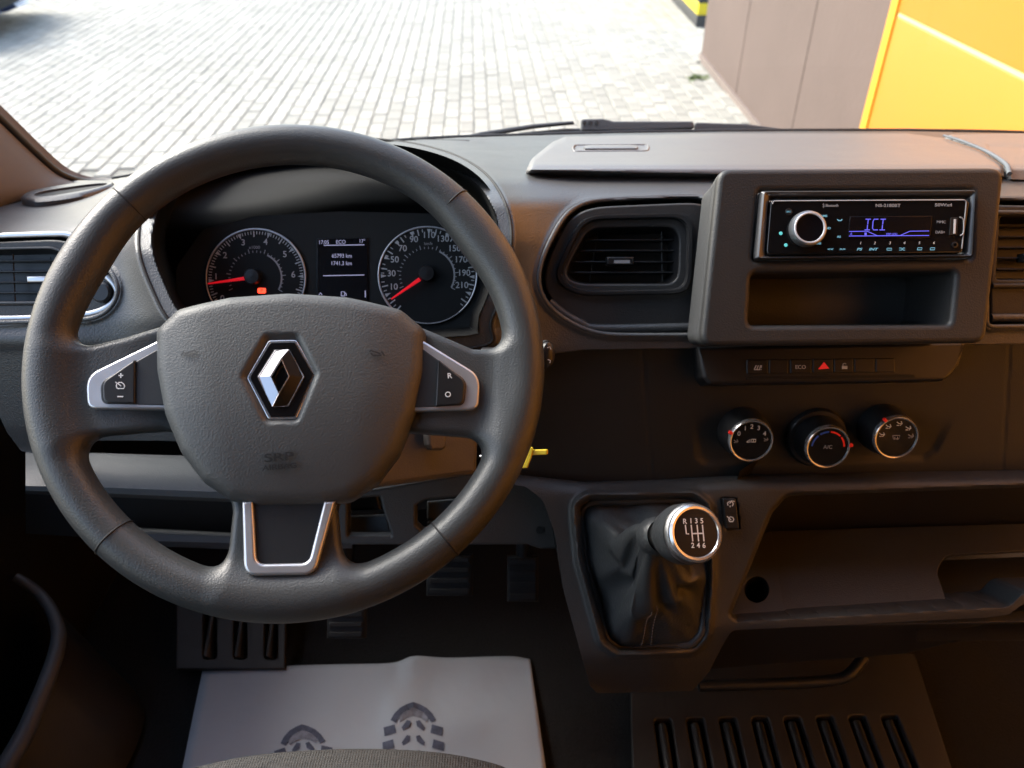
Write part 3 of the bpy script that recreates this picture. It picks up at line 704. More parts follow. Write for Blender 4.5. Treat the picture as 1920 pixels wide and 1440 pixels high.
# ================================================================== instrument cluster
IC = plane(600, 500, .835, 30)
clu = thing("instrument_cluster", "black instrument cluster with two round dials behind the steering wheel", "instrument cluster", IC.w3(IC.pts([(640, 620)])[0]))
panel("backing", IC, rnd([(330, 640), (330, 500), (380, 430), (480, 404), (640, 396), (820, 400), (900, 440), (935, 520), (925, 600), (890, 660)], 30), M("cluster_face", (.013, .0145, .0145), .65, spec=.25, bump=.2, bscale=1200), clu, z=.0, thick=.02, bevel=.0008, r=.02)
def polar(c, r, a): return (c[0] + r * math.cos(R(a)), c[1] - r * math.sin(R(a)) * .985)
def dial(part, c, r, label, major, minor_n, a0, a1, nums, rnum, numh, inner, rimcol):
    f0 = IC
    g = panel(part, IC, [polar(c, r, a) for a in range(0, 360, 5)], M("dial_face", (.007, .008, .0085), .6, spec=.25), clu, z=.002, thick=.004, bevel=.0005)
    g["label"] = label
    ringp = [polar(c, r, a) for a in range(-50, 231, 4)]
    q = IC.pts(ringp, .002); tube("rim_ring", IC.w3(q, .003), np.interp(np.arange(len(q)), [0, 8, 40, len(q) - 1], rimcol), MT['silver'], g, seg=8)
    q = IC.pts([polar(c, r, a) for a in range(230, 311, 4)], .002); tube("rim_lower", IC.w3(q, .0025), .0006, MT['dim'], g, seg=6)
    T_, K_ = [], []
    n = len(major)
    V, Fc = [], []
    for a in major:                                   # triangles
        p = IC.pts([polar(c, r - 4, a + 2.3), polar(c, r - 4, a - 2.3), polar(c, r - 15, a)], .0026); b = len(V); V += list(IC.w3(p, .0026)); Fc.append((b, b + 1, b + 2))
    mesh("pointer_marks", np.array(V), Fc, MT['dialwhite'], g); tag(bpy.data.objects[-1] if False else g)
    tick_s, tick_l = [], []
    tot = (n - 1) * minor_n
    for k in range(-minor_n, tot + minor_n):
        a = major[0] + (major[-1] - major[0]) * k / tot
        if k % minor_n == 0 and 0 <= k <= tot: continue
        (tick_l if (minor_n % 2 == 0 and k % (minor_n // 2) == 0) else tick_s).append(a)
    o = stroke("tick_marks", IC, [[polar(c, r - 4, a), polar(c, r - 10, a)] for a in tick_s], 1.6, MT['dialwhite'], g, z=.0026); tag(o, kind="stuff")
    if tick_l: o = stroke("half_marks", IC, [[polar(c, r - 3, a), polar(c, r - 15, a)] for a in tick_l], 2.2, MT['dialwhite'], g, z=.0026); tag(o, kind="stuff")
    for s, u, v in nums: text(s, IC, u, v, numh, MT['dialwhite'], "numeral", g, z=.0027, bold=.012)
    ri = inner
    o = stroke("inner_ticks", IC, [[polar(c, ri, a), polar(c, ri + (8 if k % 4 == 0 else 4), a)] for k, a in enumerate(np.linspace(205, -28, 29))], 1.4, MT['dim'], g, z=.0026); tag(o, kind="stuff")
    stroke("inner_arc", IC, [[polar(c, ri, a) for a in np.linspace(64, -28, 24)]], 3.0, MT['dim'], g, z=.0026)
    return g
tc_ = (480, 521)
g1 = dial("rev_counter", tc_, 93, "rev counter marked 0 to 6 with red needle at one", [183.5, 147, 111, 74, 38.5, 2], 10, 0, 0,
     [("0", 417, 560), ("1", 405, 519), ("2", 422, 479), ("3", 456, 455), ("4", 498, 454), ("5", 534, 477), ("6", 550, 515)], 70, 11.5, 48, [.0008, .0011, .0013, .0005])
text("x1000", IC, 477, 464, 6, MT['dim'], "lettering", g1, z=.0027)
g2 = dial("speedometer", (802, 516), 92, "speedometer marked to 210 with red needle near zero", [206, 181, 157, 133, 110.5, 88.5, 65, 42, 20, -2, -24], 4, 0, 0,
     [("10", 738, 538), ("30", 734, 513), ("50", 740, 487), ("70", 755, 466), ("90", 776, 449), ("110", 804, 441), ("130", 830, 448), ("150", 852, 466), ("170", 864, 487), ("190", 870, 512), ("210", 866, 535)], 64, 11.5, 50, [.0006, .0009, .0010, .0012])
text("km/h", IC, 803, 457, 5.5, MT['dim'], "lettering", g2, z=.0027)
def needle(c, tip, wid, g):
    a = np.array(c, float); b = np.array(tip, float); t = (b - a) / np.linalg.norm(b - a); n = np.array([-t[1], t[0]])
    panel("needle", IC, [a + n * wid + t * 18, b + n * 1.2, b - n * 1.2, a - n * wid + t * 18], MT['needle'], g, z=.010, thick=.002, bevel=.0004)
    lathe("needle_hub", IC.at(c[0], c[1], 0), [(.0085, .002), (.0085, .010), (.0075, .012), (.0, .0125)], MT['satin'], g, seg=28)
needle((478, 519), (389, 532), 3.4, g1); needle((802, 513), (733, 561), 3.6, g2)
lampf = [(483, 545), (486, 540), (495, 540), (498, 545), (495, 549), (486, 549)]
lo_ = panel("brake_lamp", IC, rnd([(483, 540), (498, 540), (498, 550), (483, 550)], 3), MT['redlamp'], clu, z=.0030, thick=.001, bevel=.0001)
text("P", IC, 490.5, 545, 6, M("lamp_dark", (.25, .03, .02), .5), "letter", lo_, z=.0034)
disp = panel("display", IC, [(594, 447), (689, 446), (690, 600), (594, 600)], MT['lcd'], clu, z=.0022, thick=.003, bevel=.0004)
for s, u, v, h in (("17:05", 607, 454.5, 7.2), ("ECO", 639, 454, 7.2), ("17°", 679, 452.5, 7.0), ("65793 km", 641, 480, 7.4), ("1741.3 km", 640, 494, 7.4)):
    text(s, IC, u, v, h, MT['lcdtxt'], "readout", disp, z=.0026, sx=.9)
stroke("display_line", IC, [[(607, 460), (683, 459)], [(606, 517), (683, 515.5)]], 1.6, MT['lcdtxt'], disp, z=.0026)
text("1", IC, 685, 552, 13, MT['lcdtxt'], "readout", disp, z=.0026)
stroke("fuel_icon", IC, [[(640, 555), (640, 547), (646, 547), (646, 555), (640, 555)], [(647, 549), (649, 551), (649, 555)]], 1.6, MT['lcdtxt'], disp, z=.0026)
stroke("shift_icon", IC, [[(598, 553), (601, 549), (604, 553)]], 1.6, MT['lcdtxt'], disp, z=.0026)
# ================================================================== steering wheel
WP = plane(550, 676, .60, 45.9, yaw=8.5)          # fitted to the rim's outline
WC = np.zeros(2); WRo = .1935
whl = thing("steering_wheel", "dark grey three-spoke steering wheel with chrome diamond emblem", "steering wheel", WP.w3(WC, -.06))
spL = WP.pts([(110, 660), (175, 650), (240, 634), (300, 614), (430, 600), (430, 830), (310, 808), (190, 818), (120, 836)])
spR = WP.pts([(950, 660), (885, 656), (830, 632), (785, 612), (640, 600), (640, 830), (770, 812), (880, 820), (940, 836)])
spB = WP.pts([(428, 900), (438, 960), (430, 1040), (424, 1110), (650, 1110), (642, 1040), (634, 960), (645, 900)])
hubp = WP.pts([(330, 600), (740, 600), (720, 840), (640, 930), (440, 930), (350, 840)])
FR = .0155
def d_wheel(X, Y, Z):
    x2, y2 = X[:, :, 0], Y[:, :, 0]
    dx, dy = x2 - WC[0], y2 - WC[1]
    rr = np.hypot(dx, dy); ang = np.arctan2(dy, np.abs(dx))
    tr = FR + .0024 * np.exp(-((ang - .52) / .24) ** 2)
    rc = WRo - FR - .0008 - 1.0 * (tr - FR)
    q = rr - rc
    rim = np.sqrt((q[..., None] * (FR / tr)[..., None]) ** 2 + (Z * (FR / (.0165))) ** 2) - FR
    sp = None
    for pl_, k in ((spL, .010), (spR, .010), (spB, .010), (hubp, .004)):
        d2 = sd_poly(pl_, x2, y2)
        hh = .0085
        zc = -.001 - .005 * (1 - sst(rr, .07, .125))
        e2 = d2[..., None] + .006; ez = np.abs(Z - zc[..., None]) - hh + .006
        d3 = np.minimum(np.maximum(e2, ez), 0) + np.sqrt(np.maximum(e2, 0) ** 2 + np.maximum(ez, 0) ** 2) - .006
        sp = d3 if sp is None else smin(sp, d3, .008)
    return smin(rim, sp, .020)
sdf_mesh("rim", WP, d_wheel, (WC[0] - WRo - .006, WC[1] - WRo - .006, -.025), (WC[0] + WRo + .006, WC[1] + WRo + .006, .026), .0017, MT['rim'], whl)
# grip seams
def rim_ring(uv0, uv1):
    a, b = WP.pts([uv0])[0], WP.pts([uv1])[0]; m = (a + b) / 2 - WC; ang = math.atan2(m[1], m[0])
    rc = WRo - FR - .0008; c = WC + rc * np.array([math.cos(ang), math.sin(ang)]); n = np.array([math.cos(ang), math.sin(ang)])
    th = np.linspace(0, 2 * math.pi, 41)[:-1]; rr = FR + .0001
    # the seam lies square across the rim, bent a little
    return np.array([WP.w3(c + n * rr * math.cos(t), .0166 * math.sin(t)) for t in th])
for a, b in (((212, 370), (265, 388)), ((818, 395), (888, 372)), ((165, 1022), (258, 1000)), ((795, 1005), (880, 1025))):
    tube("seam", rim_ring(a, b), .0007, MT['black'], whl, cyclic=True, seg=6)
# airbag cover
AB = rnd(WP.pts([(282, 612), (328, 574), (430, 554), (540, 547), (650, 554), (752, 574), (800, 612), (797, 690), (778, 775), (748, 848), (706, 904), (655, 938), (600, 950), (480, 950), (425, 938), (374, 904), (332, 848), (302, 775), (285, 690)], .02), .012)
EMB = rnd(WP.pts([(497, 627), (562, 626), (600, 702), (562, 795), (497, 796), (452, 708)], .025), .006)
ABC = AB.mean(0)
def cover_h(x, y):
    """height of the airbag cover: a dome with softly folded flanks and lower half"""
    cx, cy_ = ABC
    H = .030 - .55 * (x - cx) ** 2 - 1.0 * (y - cy_ - .01) ** 2
    fl = np.abs(x - cx) - (.062 - .18 * np.clip(cy_ - y, 0, None) + .05 * np.clip(y - cy_, 0, None))
    H = H - .20 * np.clip(smax(fl, np.zeros_like(fl), .014), 0, None)
    lw = cy_ - .03 - y
    return H - .12 * np.clip(smax(lw, np.zeros_like(lw), .035), 0, None)
def d_airbag(X, Y, Z):
    x2, y2 = X[:, :, 0], Y[:, :, 0]
    d2 = sd_poly(AB, x2, y2); H = cover_h(x2, y2)
    es = sd_poly(EMB, x2, y2)
    H = H - .0055 * (1 - sst(es, -.0055, .0008))
    top = Z - H[..., None]
    body = smax(d2[..., None] + 0 * Z, top * .93, .012)
    return np.maximum(body, -.012 - Z)
lo = AB.min(0) - .006; hi = AB.max(0) + .006
ab = sdf_mesh("airbag_cover", WP, d_airbag, (lo[0], lo[1], -.014), (hi[0], hi[1], .036), .00125, MT['airbag'], whl)
# rear cowl below the cover
panel("rear_cowl", WP, rnd([(330, 830), (720, 830), (700, 890), (650, 935), (560, 950), (440, 945), (380, 905)], 25), MT['dark'], whl, z=-.012, thick=.03, bevel=.006)
# emblem
def ezh(u, v):
    return None
em = panel("emblem", WP, rnd([(503, 637), (556, 636), (594, 702), (556, 786), (502, 787), (461, 708)], 10), MT['chrome'], whl, z=.0262, thick=.004, bevel=.0011); em["label"] = "black and chrome diamond emblem"
panel("emblem_plate", WP, rnd([(506, 642), (553, 641), (588, 702), (553, 781), (506, 782), (467, 708)], 8), MT['gloss'], em, z=.0268, thick=.004, bevel=.0005)
# folded chrome diamond with open centre: two bent bands
def tri_band(name, outer, inner, z_o, z_i):
    V = np.vstack([WP.w3(WP.pts(outer, .028), np.array(z_o)), WP.w3(WP.pts(inner, .028), np.array(z_i))]); n = len(outer)
    base = np.vstack([WP.w3(WP.pts(outer, .028), .0267)]); V = np.vstack([V, base]); F = []
    for i in range(n - 1):
        F.append((i, i + 1, n + i + 1, n + i)); F.append((2 * n + i, 2 * n + i + 1, i + 1, i))
    return mesh(name, V, F, MT['chrome2'], em, 15)
O = dict(tl=(515, 656), tr=(542, 656), r=(570, 706), br=(540, 762), bl=(511, 762), l=(483, 706))
I = dict(t=(528, 674), r=(542, 706), b=(523, 738), l=(508, 707))
zo, zr = .0272, .0312
tri_band("diamond_band", [O['bl'], O['l'], O['tl'], O['tr']], [I['b'], I['l'], I['t'], I['t']], [zo + .002, zo, zo, zo + .002], [zr, zr, zr, zr])
tri_band("diamond_band", [O['tr'], O['r'], O['br'], O['bl']], [I['t'], I['r'], I['b'], I['b']], [zo + .002, zo, zo, zo + .002], [zr, zr, zr, zr])
for nm_, ks, zz_ in (("inner_edge", [I['t'], I['r'], I['b'], I['l'], I['t']], zr), ("ridge_edge", [O['bl'], I['b']], zr), ("outer_edge", [O['bl'], O['l'], O['tl'], O['tr'], O['r'], O['br'], O['bl']], zo + .0008)):
    tube(nm_, WP.w3(WP.pts(ks, zz_), zz_), .00035, MT['chrome'], em, seg=6)
# embossed marks on the cover
emb = M("embossed", (.012, .013, .014), .6)
def onab(u, v):
    z = .02
    for _ in range(4):
        xy = WP.pts([(u, v)], z)[0]; z = float(cover_h(xy[:1], xy[1:2])[0])
    return z
horn = [[(339, 667), (345, 659), (347, 663), (365, 657), (367, 660)], [(345, 666), (360, 667), (365, 662)]]
def on_cover(name, lines, w):
    V, Fc = [], []
    for ln in lines:
        ln = np.array(ln, float); t = np.gradient(ln, axis=0); t /= np.linalg.norm(t, axis=1)[:, None]; n = np.stack([-t[:, 1], t[:, 0]], -1)
        b = len(V)
        for p, q in zip(ln + n * w / 2, ln - n * w / 2):
            for r_ in (p, q):
                z = onab(*r_) + .0018; V.append(WP.w3(WP.pts([r_], z)[0], z))
        Fc += [(b + 2 * i, b + 2 * i + 1, b + 2 * i + 3, b + 2 * i + 2) for i in range(len(ln) - 1)]
    return mesh(name, np.array(V), Fc, emb, ab, 30)
on_cover("horn_mark", horn, 3)
on_cover("horn_mark", [[(2 * 524 - x + 12, y) for x, y in l] for l in horn], 3)
z1 = onab(524, 858); q1 = WP.pts([(524, 858)], z1)[0]; e_ = .003
gx_ = float((cover_h(q1[:1] + e_, q1[1:]) - cover_h(q1[:1] - e_, q1[1:]))[0]) / (2 * e_); gy_ = float((cover_h(q1[:1], q1[1:] + e_) - cover_h(q1[:1], q1[1:] - e_))[0]) / (2 * e_)
f1 = Frame(WP.w3(q1, z1 + .0018), WP.X, WP.N - WP.X * gx_ - WP.Y * gy_)
def text_at(s, fr, hm, mat, name, parent, bold=0, sx=1, dy=0):
    cu = bpy.data.curves.new("t", 'FONT'); cu.body = s; cu.size = hm / .7; cu.align_x = 'CENTER'; cu.align_y = 'CENTER'; cu.extrude = .0002; cu.offset = bold * hm
    vv, f = from_curve(cu); return mesh(name, fr.w3(np.stack([vv[:, 0] * sx, vv[:, 1] + dy], -1), vv[:, 2]), f, mat, parent, 30)
text_at("SRP", f1, .0058, emb, "lettering", ab, .02, 1.6); text_at("AIRBAG", f1, .0036, emb, "lettering", ab, .02, 1.35, -.0068)
# side spoke inserts
for nm, tr, ins, btn in (("left", rnd([(160, 704), (300, 636), (330, 630), (330, 768), (163, 766)], [40, 0, 0, 0, 18]),
                  rnd([(187, 716), (300, 652), (330, 646), (330, 760), (190, 757)], [26, 0, 0, 0, 14]),
                  rnd([(191, 716), (253, 673), (253, 757), (193, 756)], [22, 2, 2, 14])),
                 ("right", rnd([(901, 704), (790, 636), (740, 630), (740, 772), (897, 768)], [40, 0, 0, 0, 18]),
                  rnd([(876, 714), (790, 652), (740, 646), (740, 765), (871, 760)], [26, 0, 0, 0, 14]),
                  rnd([(873, 714), (822, 673), (816, 762), (869, 759)], [22, 2, 2, 14]))):
    t_ = panel("spoke_trim", WP, tr, MT['silver'], whl, z=.0125, thick=.010, bevel=.0018, res=3)
    panel("spoke_insert", WP, ins, M("insert_grey_" + nm, (.022, .024, .027), .4, bump=.2, bscale=1300), t_, z=.0131, thick=.006, bevel=.0006)
    b_ = panel("button", WP, btn, MT['satin'], t_, z=.0150, thick=.005, bevel=.0014, res=3)
    if nm == "left":
        stroke("plus_mark", WP, [[(222, 704), (231, 704)], [(226.5, 699.5), (226.5, 708.5)]], 2, MT['white'], b_, z=.0155) if False else None
        stroke("minus_mark", WP, [[(220, 743.5), (231, 743.5)]], 2.2, MT['white'], t_, z=.0155)
        stroke("plus_mark", WP, [[(222, 704), (231, 704)], [(226.5, 699.5), (226.5, 708.5)]], 2.2, MT['white'], t_, z=.0155)
        stroke("cruise_mark", WP, [[(220, 728.5), (218, 724), (219, 719.5), (223, 717), (228, 717), (232, 720), (233.5, 724), (232, 728.5), (220, 728.5)], [(221, 719), (227, 724)], [(216, 716.5), (219, 717.5)]], 1.7, MT['white'], t_, z=.0155)
    else:
        text("R", WP, 843, 705, 10, MT['white'], "letter", t_, z=.0155, bold=.01); text("O", WP, 840, 740, 10, MT['white'], "letter", t_, z=.0155, bold=.01)
# lower spoke: chrome U round a dark recess
uo = rnd([(453, 940), (457, 1080), (590, 1078), (628, 940), (607, 940), (578, 1056), (480, 1058), (474, 940)], [0, 26, 30, 0, 0, 20, 18, 0], 10)
us = panel("lower_trim", WP, uo, MT['silver'], whl, z=.0150, thick=.014, bevel=.0022, res=3); us["label"] = "bright silver U-shaped trim on the lower spoke"
panel("lower_insert", WP, rnd([(466, 935), (614, 935), (592, 1050), (574, 1066), (484, 1066), (470, 1048)], 10), M("insert_dark", (.016, .017, .019), .4, bump=.2, bscale=1200), us, z=.0118, thick=.012, bevel=.0005)

# ------------------------------------------------------------------ column, stalk, ignition key tag
col = thing("steering_column", "plastic steering column shroud lit orange under the wheel", "steering column", P(640, 900, .70))
cf = Frame(WP.w3(WC + np.array([.0, -.035]), -.03), WP.X, WP.N)
def d_col(X, Y, Z):
    ax_ = np.maximum(np.abs(X) - .052, np.abs(Y) - .036); ax_ = smax(np.abs(X) - .058, np.abs(Y) - .040, .02)
    return smax(ax_, np.abs(Z + .10) - .09, .01)
sdf_mesh("column_tube", cf, d_col, (-.07, -.052, -.2), (.07, .052, .0), .003, MT['orangekey'], col)
sh = plane(800, 860, .745, 30, yaw=32)
panel("shroud_side", sh, rnd([(640, 800), (900, 800), (896, 890), (700, 918), (640, 915)], 8), MT['orangekey'], col, z=.0, thick=.05, bevel=.006)
panel("adjust_lever", sh, rnd([(800, 800), (838, 800), (838, 838), (830, 845), (808, 845), (803, 835)], 6), MT['orangekey'], col, z=.02, thick=.014, bevel=.003)
st_ = thing("column_stalk", "dark column stalk end with white marks right of the wheel rim", "stalk", P(1015, 665, .70))
sf = Frame(P(1024, 664, .685), (1, 0, 0), P(0, 0, 0) * 0 + np.array([.55, -.75, .38]))
tube("stalk_arm", np.array([P(905, 668, .71), P(985, 666, .70), P(1010, 665, .692)]), [.008, .008, .0095], MT['satin'], st_, seg=14)
lathe("stalk_end", sf, [(.0105, -.012), (.0118, -.003), (.0105, .004), (.006, .0065), (0, .007)], MT['satin'], st_, seg=28, sx=.62)
lathe("stalk_collar", sf, [(.0122, -.0022), (.0124, -.0005), (.0118, .0006)], MT['black'], st_, seg=28, cap1=False, sx=.63)
stroke("stalk_mark", plane(1028, 664, .677, 30), [[(1026, 652), (1031, 650), (1033, 655)], [(1027, 674), (1032, 676), (1031, 681)]], 1.6, MT['white'], st_, z=.0)
kt = thing("key_tag", "small yellow plastic tag hanging from the ignition beside the wheel rim", "key tag", P(1000, 850, .72))
kf = plane(1000, 850, .70, 30, yaw=-20)
panel("tag_bar", kf, rnd([(994, 844), (1026, 843), (1026, 853), (994, 854)], 3), MT['yellowtag'], kt, z=.001, thick=.004, bevel=.0008)
panel("tag_strip", kf, rnd([(994, 838), (999, 840), (996, 858), (988, 878), (978, 878), (984, 866)], 1.5), MT['yellowtag'], kt, z=.003, thick=.0025, bevel=.0006)
tube("key_ring", np.array([P(900, 856, .735), P(930, 852, .73), P(985, 850, .71), P(996, 848, .70)]), .0012, MT['silver'], kt, seg=6)
# ================================================================== radio housing and radio
BZ = plane(1600, 480, .69, 34)
hous = thing("radio_housing", "raised rounded dark frame holding the radio over an open bin", "radio housing", BZ.w3(BZ.pts([(1580, 645)])[0], -.05))
bo = rnd(BZ.pts([(1348, 316), (1886, 313), (1850, 643), (1312, 650)]), .012)
h1 = rnd(BZ.pts([(1424, 358), (1824, 356), (1820, 484), (1412, 488)]), .003)
h2 = rnd(BZ.pts([(1410, 512), (1792, 508), (1782, 608), (1404, 610)]), .006)
panel("front_frame", BZ, [bo, h1, h2], MT['bezel'], hous, z=.0, thick=.014, bevel=.005, px=False, res=4)
c = bo.mean(0)
def grow(q, s, dx=0, dy=0): return c + (q - c) * s + np.array([dx, dy])
loft("housing_sides", [BZ.w3(grow(bo, .985), -.006), BZ.w3(grow(bo, 1.0), -.010), BZ.w3(grow(bo, .985), -.03), BZ.w3(grow(bo, .97), -.05), BZ.w3(grow(bo, .965), -.075)], MT['dash'], hous, closed=True, angle=60)
# open bin
c2 = h2.mean(0)
loft("bin_wall", [BZ.w3(h2, -.006), BZ.w3(c2 + (h2 - c2) * .985, -.012), BZ.w3(c2 + (h2 - c2) * .97 + np.array([0, .004]), -.085)], MT['bezel'], hous, closed=True, cap1=True, angle=50)
q = BZ.pts([(1410, 560), (1440, 560), (1700, 520), (1700, 600)], -.04)
rad = thing("car_radio", "single-slot car radio with silver volume ring and blue display", "radio", BZ.w3(BZ.pts([(1600, 486)])[0], -.03))
# trim ring, then the face
ro = rnd([(1426, 362), (1818, 360), (1826, 366), (1816, 482), (1414, 486)], [4, 3, 4, 3, 3])
ri = rnd([(1440, 371), (1812, 369), (1804, 476), (1436, 480)], 3)
a_, b_ = BZ.pts(rnd([(1425, 360), (1824, 358), (1818, 483), (1413, 487)], 5)), BZ.pts(rnd([(1442, 372), (1814, 370), (1806, 476), (1436, 480)], 5))
loft("trim_ring", [BZ.w3(a_, -.006), BZ.w3(a_, .004), BZ.w3(a_ * .75 + b_ * .25, .006), BZ.w3(a_ * .3 + b_ * .7, .0045), BZ.w3(b_, .001), BZ.w3(b_, -.01)], M("radio_trim", (.09, .09, .092), .3, .6), rad, closed=True, angle=50)
rf_ = panel("face", BZ, rnd([(1446, 374), (1810, 372), (1818, 380), (1804, 474), (1440, 478), (1438, 470)], [8, 10, 6, 6, 6, 4]), MT['gloss'], rad, z=.0065, thick=.014, bevel=.0012)
e_ = BZ.pts(rnd([(1449, 377), (1812, 375), (1803, 470), (1443, 474)], 6), .0066)
tube("face_edge", BZ.w3(e_[: int(len(e_) * .6)], .0068), .0005, MT['dim'], rf_, seg=6)
kb = BZ.at(1512, 430, .0065)
k1 = lathe("volume_knob", kb, [(.0155, 0), (.0153, .005), (.0146, .0075), (.0132, .0082)], M('knob_side', (.3, .31, .33), .35, .8), rad, seg=64, cap1=False)
lathe("knob_ring", kb, [(.0136, .0078), (.0132, .0090), (.0122, .0090), (.0117, .0078)], M("ring_silver", (.8, .82, .88), .35, .3), k1, seg=64, cap1=False)
lathe("knob_cap", kb, [(.0119, .0079), (.010, .0077), (.0, .0074)], MT['lcd'], k1, seg=48)
lcd = panel("display", BZ, [(1594, 406), (1748, 405), (1744, 446), (1590, 447)], MT['lcd'], rad, z=.0072, thick=.002, bevel=.0003)
zt = .0078
for k, x in enumerate((1627, 1641, 1655)):
    if k == 1: stroke("segment_letter", BZ, [[(x + 6, 411), (x - 2, 411), (x - 4, 415), (x - 5, 428), (x - 3, 431), (x + 5, 431)]], 1.6, MT['lcdblue'], lcd, z=zt)
    else: stroke("segment_letter", BZ, [[(x - 4, 411), (x + 6, 411)], [(x + 1, 412), (x, 420.5)], [(x - .2, 421.5), (x - 1, 430)], [(x - 6, 431), (x + 4, 431)]], 1.6, MT['lcdblue'], lcd, z=zt)
stroke("display_curve", BZ, [[(1592, 434), (1626, 433.5), (1645, 442), (1688, 441.5), (1706, 433.5), (1742, 433)], [(1592, 442.5), (1742, 441.5)]], 1.3, MT['lcdblue'], lcd, z=zt)
text("DSP LOU", BZ, 1672, 439, 3.6, MT['lcdblue'], "readout", lcd, z=zt); stroke("readout_mark", BZ, [[(1623, 436), (1623, 441)]], 4, MT['lcdblue'], lcd, z=zt)
stroke("readout_mark", BZ, [[(1594, 440), (1597, 436), (1597, 441)]], 1, MT['lcdblue'], lcd, z=zt)
zf = .0069
text("NS-2180BT", BZ, 1665, 385.5, 5.6, MT['dim'], "lettering", rf_, z=zf, sx=1.25, bold=.03); text("50Wx4", BZ, 1769, 384.5, 5.6, MT['dim'], "lettering", rf_, z=zf, sx=1.35, bold=.03)
text("Bluetooth", BZ, 1560, 385.5, 5.0, MT['dim'], "lettering", rf_, z=zf, sx=.85, bold=.02)
stroke("bluetooth_mark", BZ, [[(1542.5, 383), (1546, 387), (1544, 390), (1544, 381), (1546, 384), (1542.5, 388)]], .9, MT['dim'], rf_, z=zf)
for k, x in enumerate((1613.5, 1640, 1668.5, 1695.5, 1723.5, 1751)): text(str(k + 1), BZ, x, 456 - k * .1, 5, MT['white'], "numeral", rf_, z=zf, shear=.2)
for k, (x, s) in enumerate(((1556, "≪≪"), (1579, "≫≫"), (1611, "PS"), (1637, "INT"))):
    text({0: "<<", 1: ">>"}.get(k, s), BZ, x, 467.5, 4.6, MT['keyglow'], "key_mark", rf_, z=zf, sx=1.5, shear=.25, bold=.03)
stroke("key_mark", BZ, [[(1663, 469), (1663, 465.5), (1672, 465.5), (1672, 469), (1663, 469)]], 1.2, MT['keyglow'], rf_, z=zf)
stroke("key_mark", BZ, [[(1686, 465), (1690, 465), (1694, 469), (1697, 469)], [(1686, 469), (1690, 469), (1694, 465), (1697, 465)]], 1.2, MT['keyglow'], rf_, z=zf)
for x in (1724, 1748): stroke("key_mark", BZ, [[(x - 4, 468.5), (x - 3, 464.5), (x + 5, 464.5), (x + 4, 468.5), (x - 4, 468.5)]], 1.3, MT['keyglow'], rf_, z=zf)
for x, y, s in ((1545, 405, "AMS"), (1551, 428, "BND"), (1535, 456.5, "DIS"), (1573, 444, "AS")): text(s, BZ, x, y, 3.8, MT['keyglow'], "key_mark", rf_, z=zf, sx=1.2, bold=.03)
stroke("key_mark", BZ, [[(1570, 411), (1572, 413.5), (1577, 413.5), (1579, 411)]], 2.0, MT['keyglow'], rf_, z=zf)
lathe("round_key", BZ.at(1479, 397, .0065), [(.0032, 0), (.003, .0006), (0, .0008)], MT['satin'], rf_, seg=20); text("SRC", BZ, 1479, 397, 3, MT['keyglow'], "key_mark", rf_, z=.0078, sx=1.2)
for x, y in ((1464, 437.5), (1473.5, 459.5)): lathe("lit_key", BZ.at(x, y, .0065), [(.0016, .0), (.0014, .0004), (0, .0005)], M("lit_teal", (.05, .2, .2), .4, emit=(.15, .75, .75), estr=.2), rf_, seg=12)
text("MMC", BZ, 1765, 416.5, 5, MT['dim'], "lettering", rf_, z=zf, sx=1.1); text("DAB+", BZ, 1763, 435.5, 5, MT['dim'], "lettering", rf_, z=zf)
us_ = panel("usb_socket", BZ, rnd([(1783, 408), (1797, 407), (1795, 441), (1780, 441)], 2), MT['black'], rad, z=.0072, thick=.003, bevel=.0003)
panel("usb_tongue", BZ, [(1789, 411), (1793, 411), (1791.5, 438), (1788, 438)], MT['white'], us_, z=.0076, thick=.001, bevel=.0001)
e2 = BZ.pts(smooth_open([(1799, 407), (1806, 413), (1806, 436), (1800, 442)], 5), .0068); tube("usb_cover_edge", BZ.w3(e2, .0072), .0006, MT['dim'], rad, seg=6)
lathe("aux_socket", BZ.at(1790, 459, .0066), [(.0026, 0), (.0026, .0008), (.0015, .001), (.0014, -.001)], MT['satin'], rad, seg=20)

# ================================================================== lower centre panel, switches, heater knobs
LP_ = plane(1550, 770, .805, 20)
LCP = [(985, 640), (2200, 600), (2200, 900), (1700, 893), (1400, 900), (1100, 913), (985, 905), (940, 850)]
ctl = thing("climate_panel", "dark lower dash panel carrying three heater knobs", "control panel", LP_.w3(LP_.pts([(1550, 890)])[0]))
recess = rnd([(1290, 760), (1820, 740), (1760, 850), (1735, 868), (1320, 878), (1300, 862)], [10, 10, 20, 20, 20, 20])
nL = LP_
def d_low(U, V):
    r_ = ray(U, V); t = ((LP_.o - CAM) @ LP_.N) / (r_ @ LP_.N)
    s = sd_poly(recess, U, V)
    t = t + .0025 * (1 - sst(s, -18, 0)) * sst(V, 770, 840)
    t = t + .0008 * np.exp(-((U - 1204 - (V - 655) * .075) / 2.2) ** 2)
    t = t + .0008 * np.exp(-((U - 1893 + (V - 655) * .06) / 2.2) ** 2)
    return t - .03 * sst(960 - U, -60, 40) * 0
relief("panel_skin", (940, 2200, 600, 914), 4, lambda U, V: sd_poly(LCP, U, V), d_low, MT['dark'], ctl, skirt=.02)
sw = thing("switch_strip", "narrow glossy strip of push switches under the radio housing", "switch strip", LP_.w3(LP_.pts([(1560, 715)])[0]))
SW = plane(1560, 685, .765, 38)
panel("strip_body", SW, rnd([(1308, 650), (1812, 640), (1800, 684), (1782, 706), (1770, 714), (1330, 722), (1318, 708), (1312, 680)], [3, 3, 12, 10, 8, 10, 10, 8]), MT['satin'], sw, z=.0, thick=.05, bevel=.004, res=3)
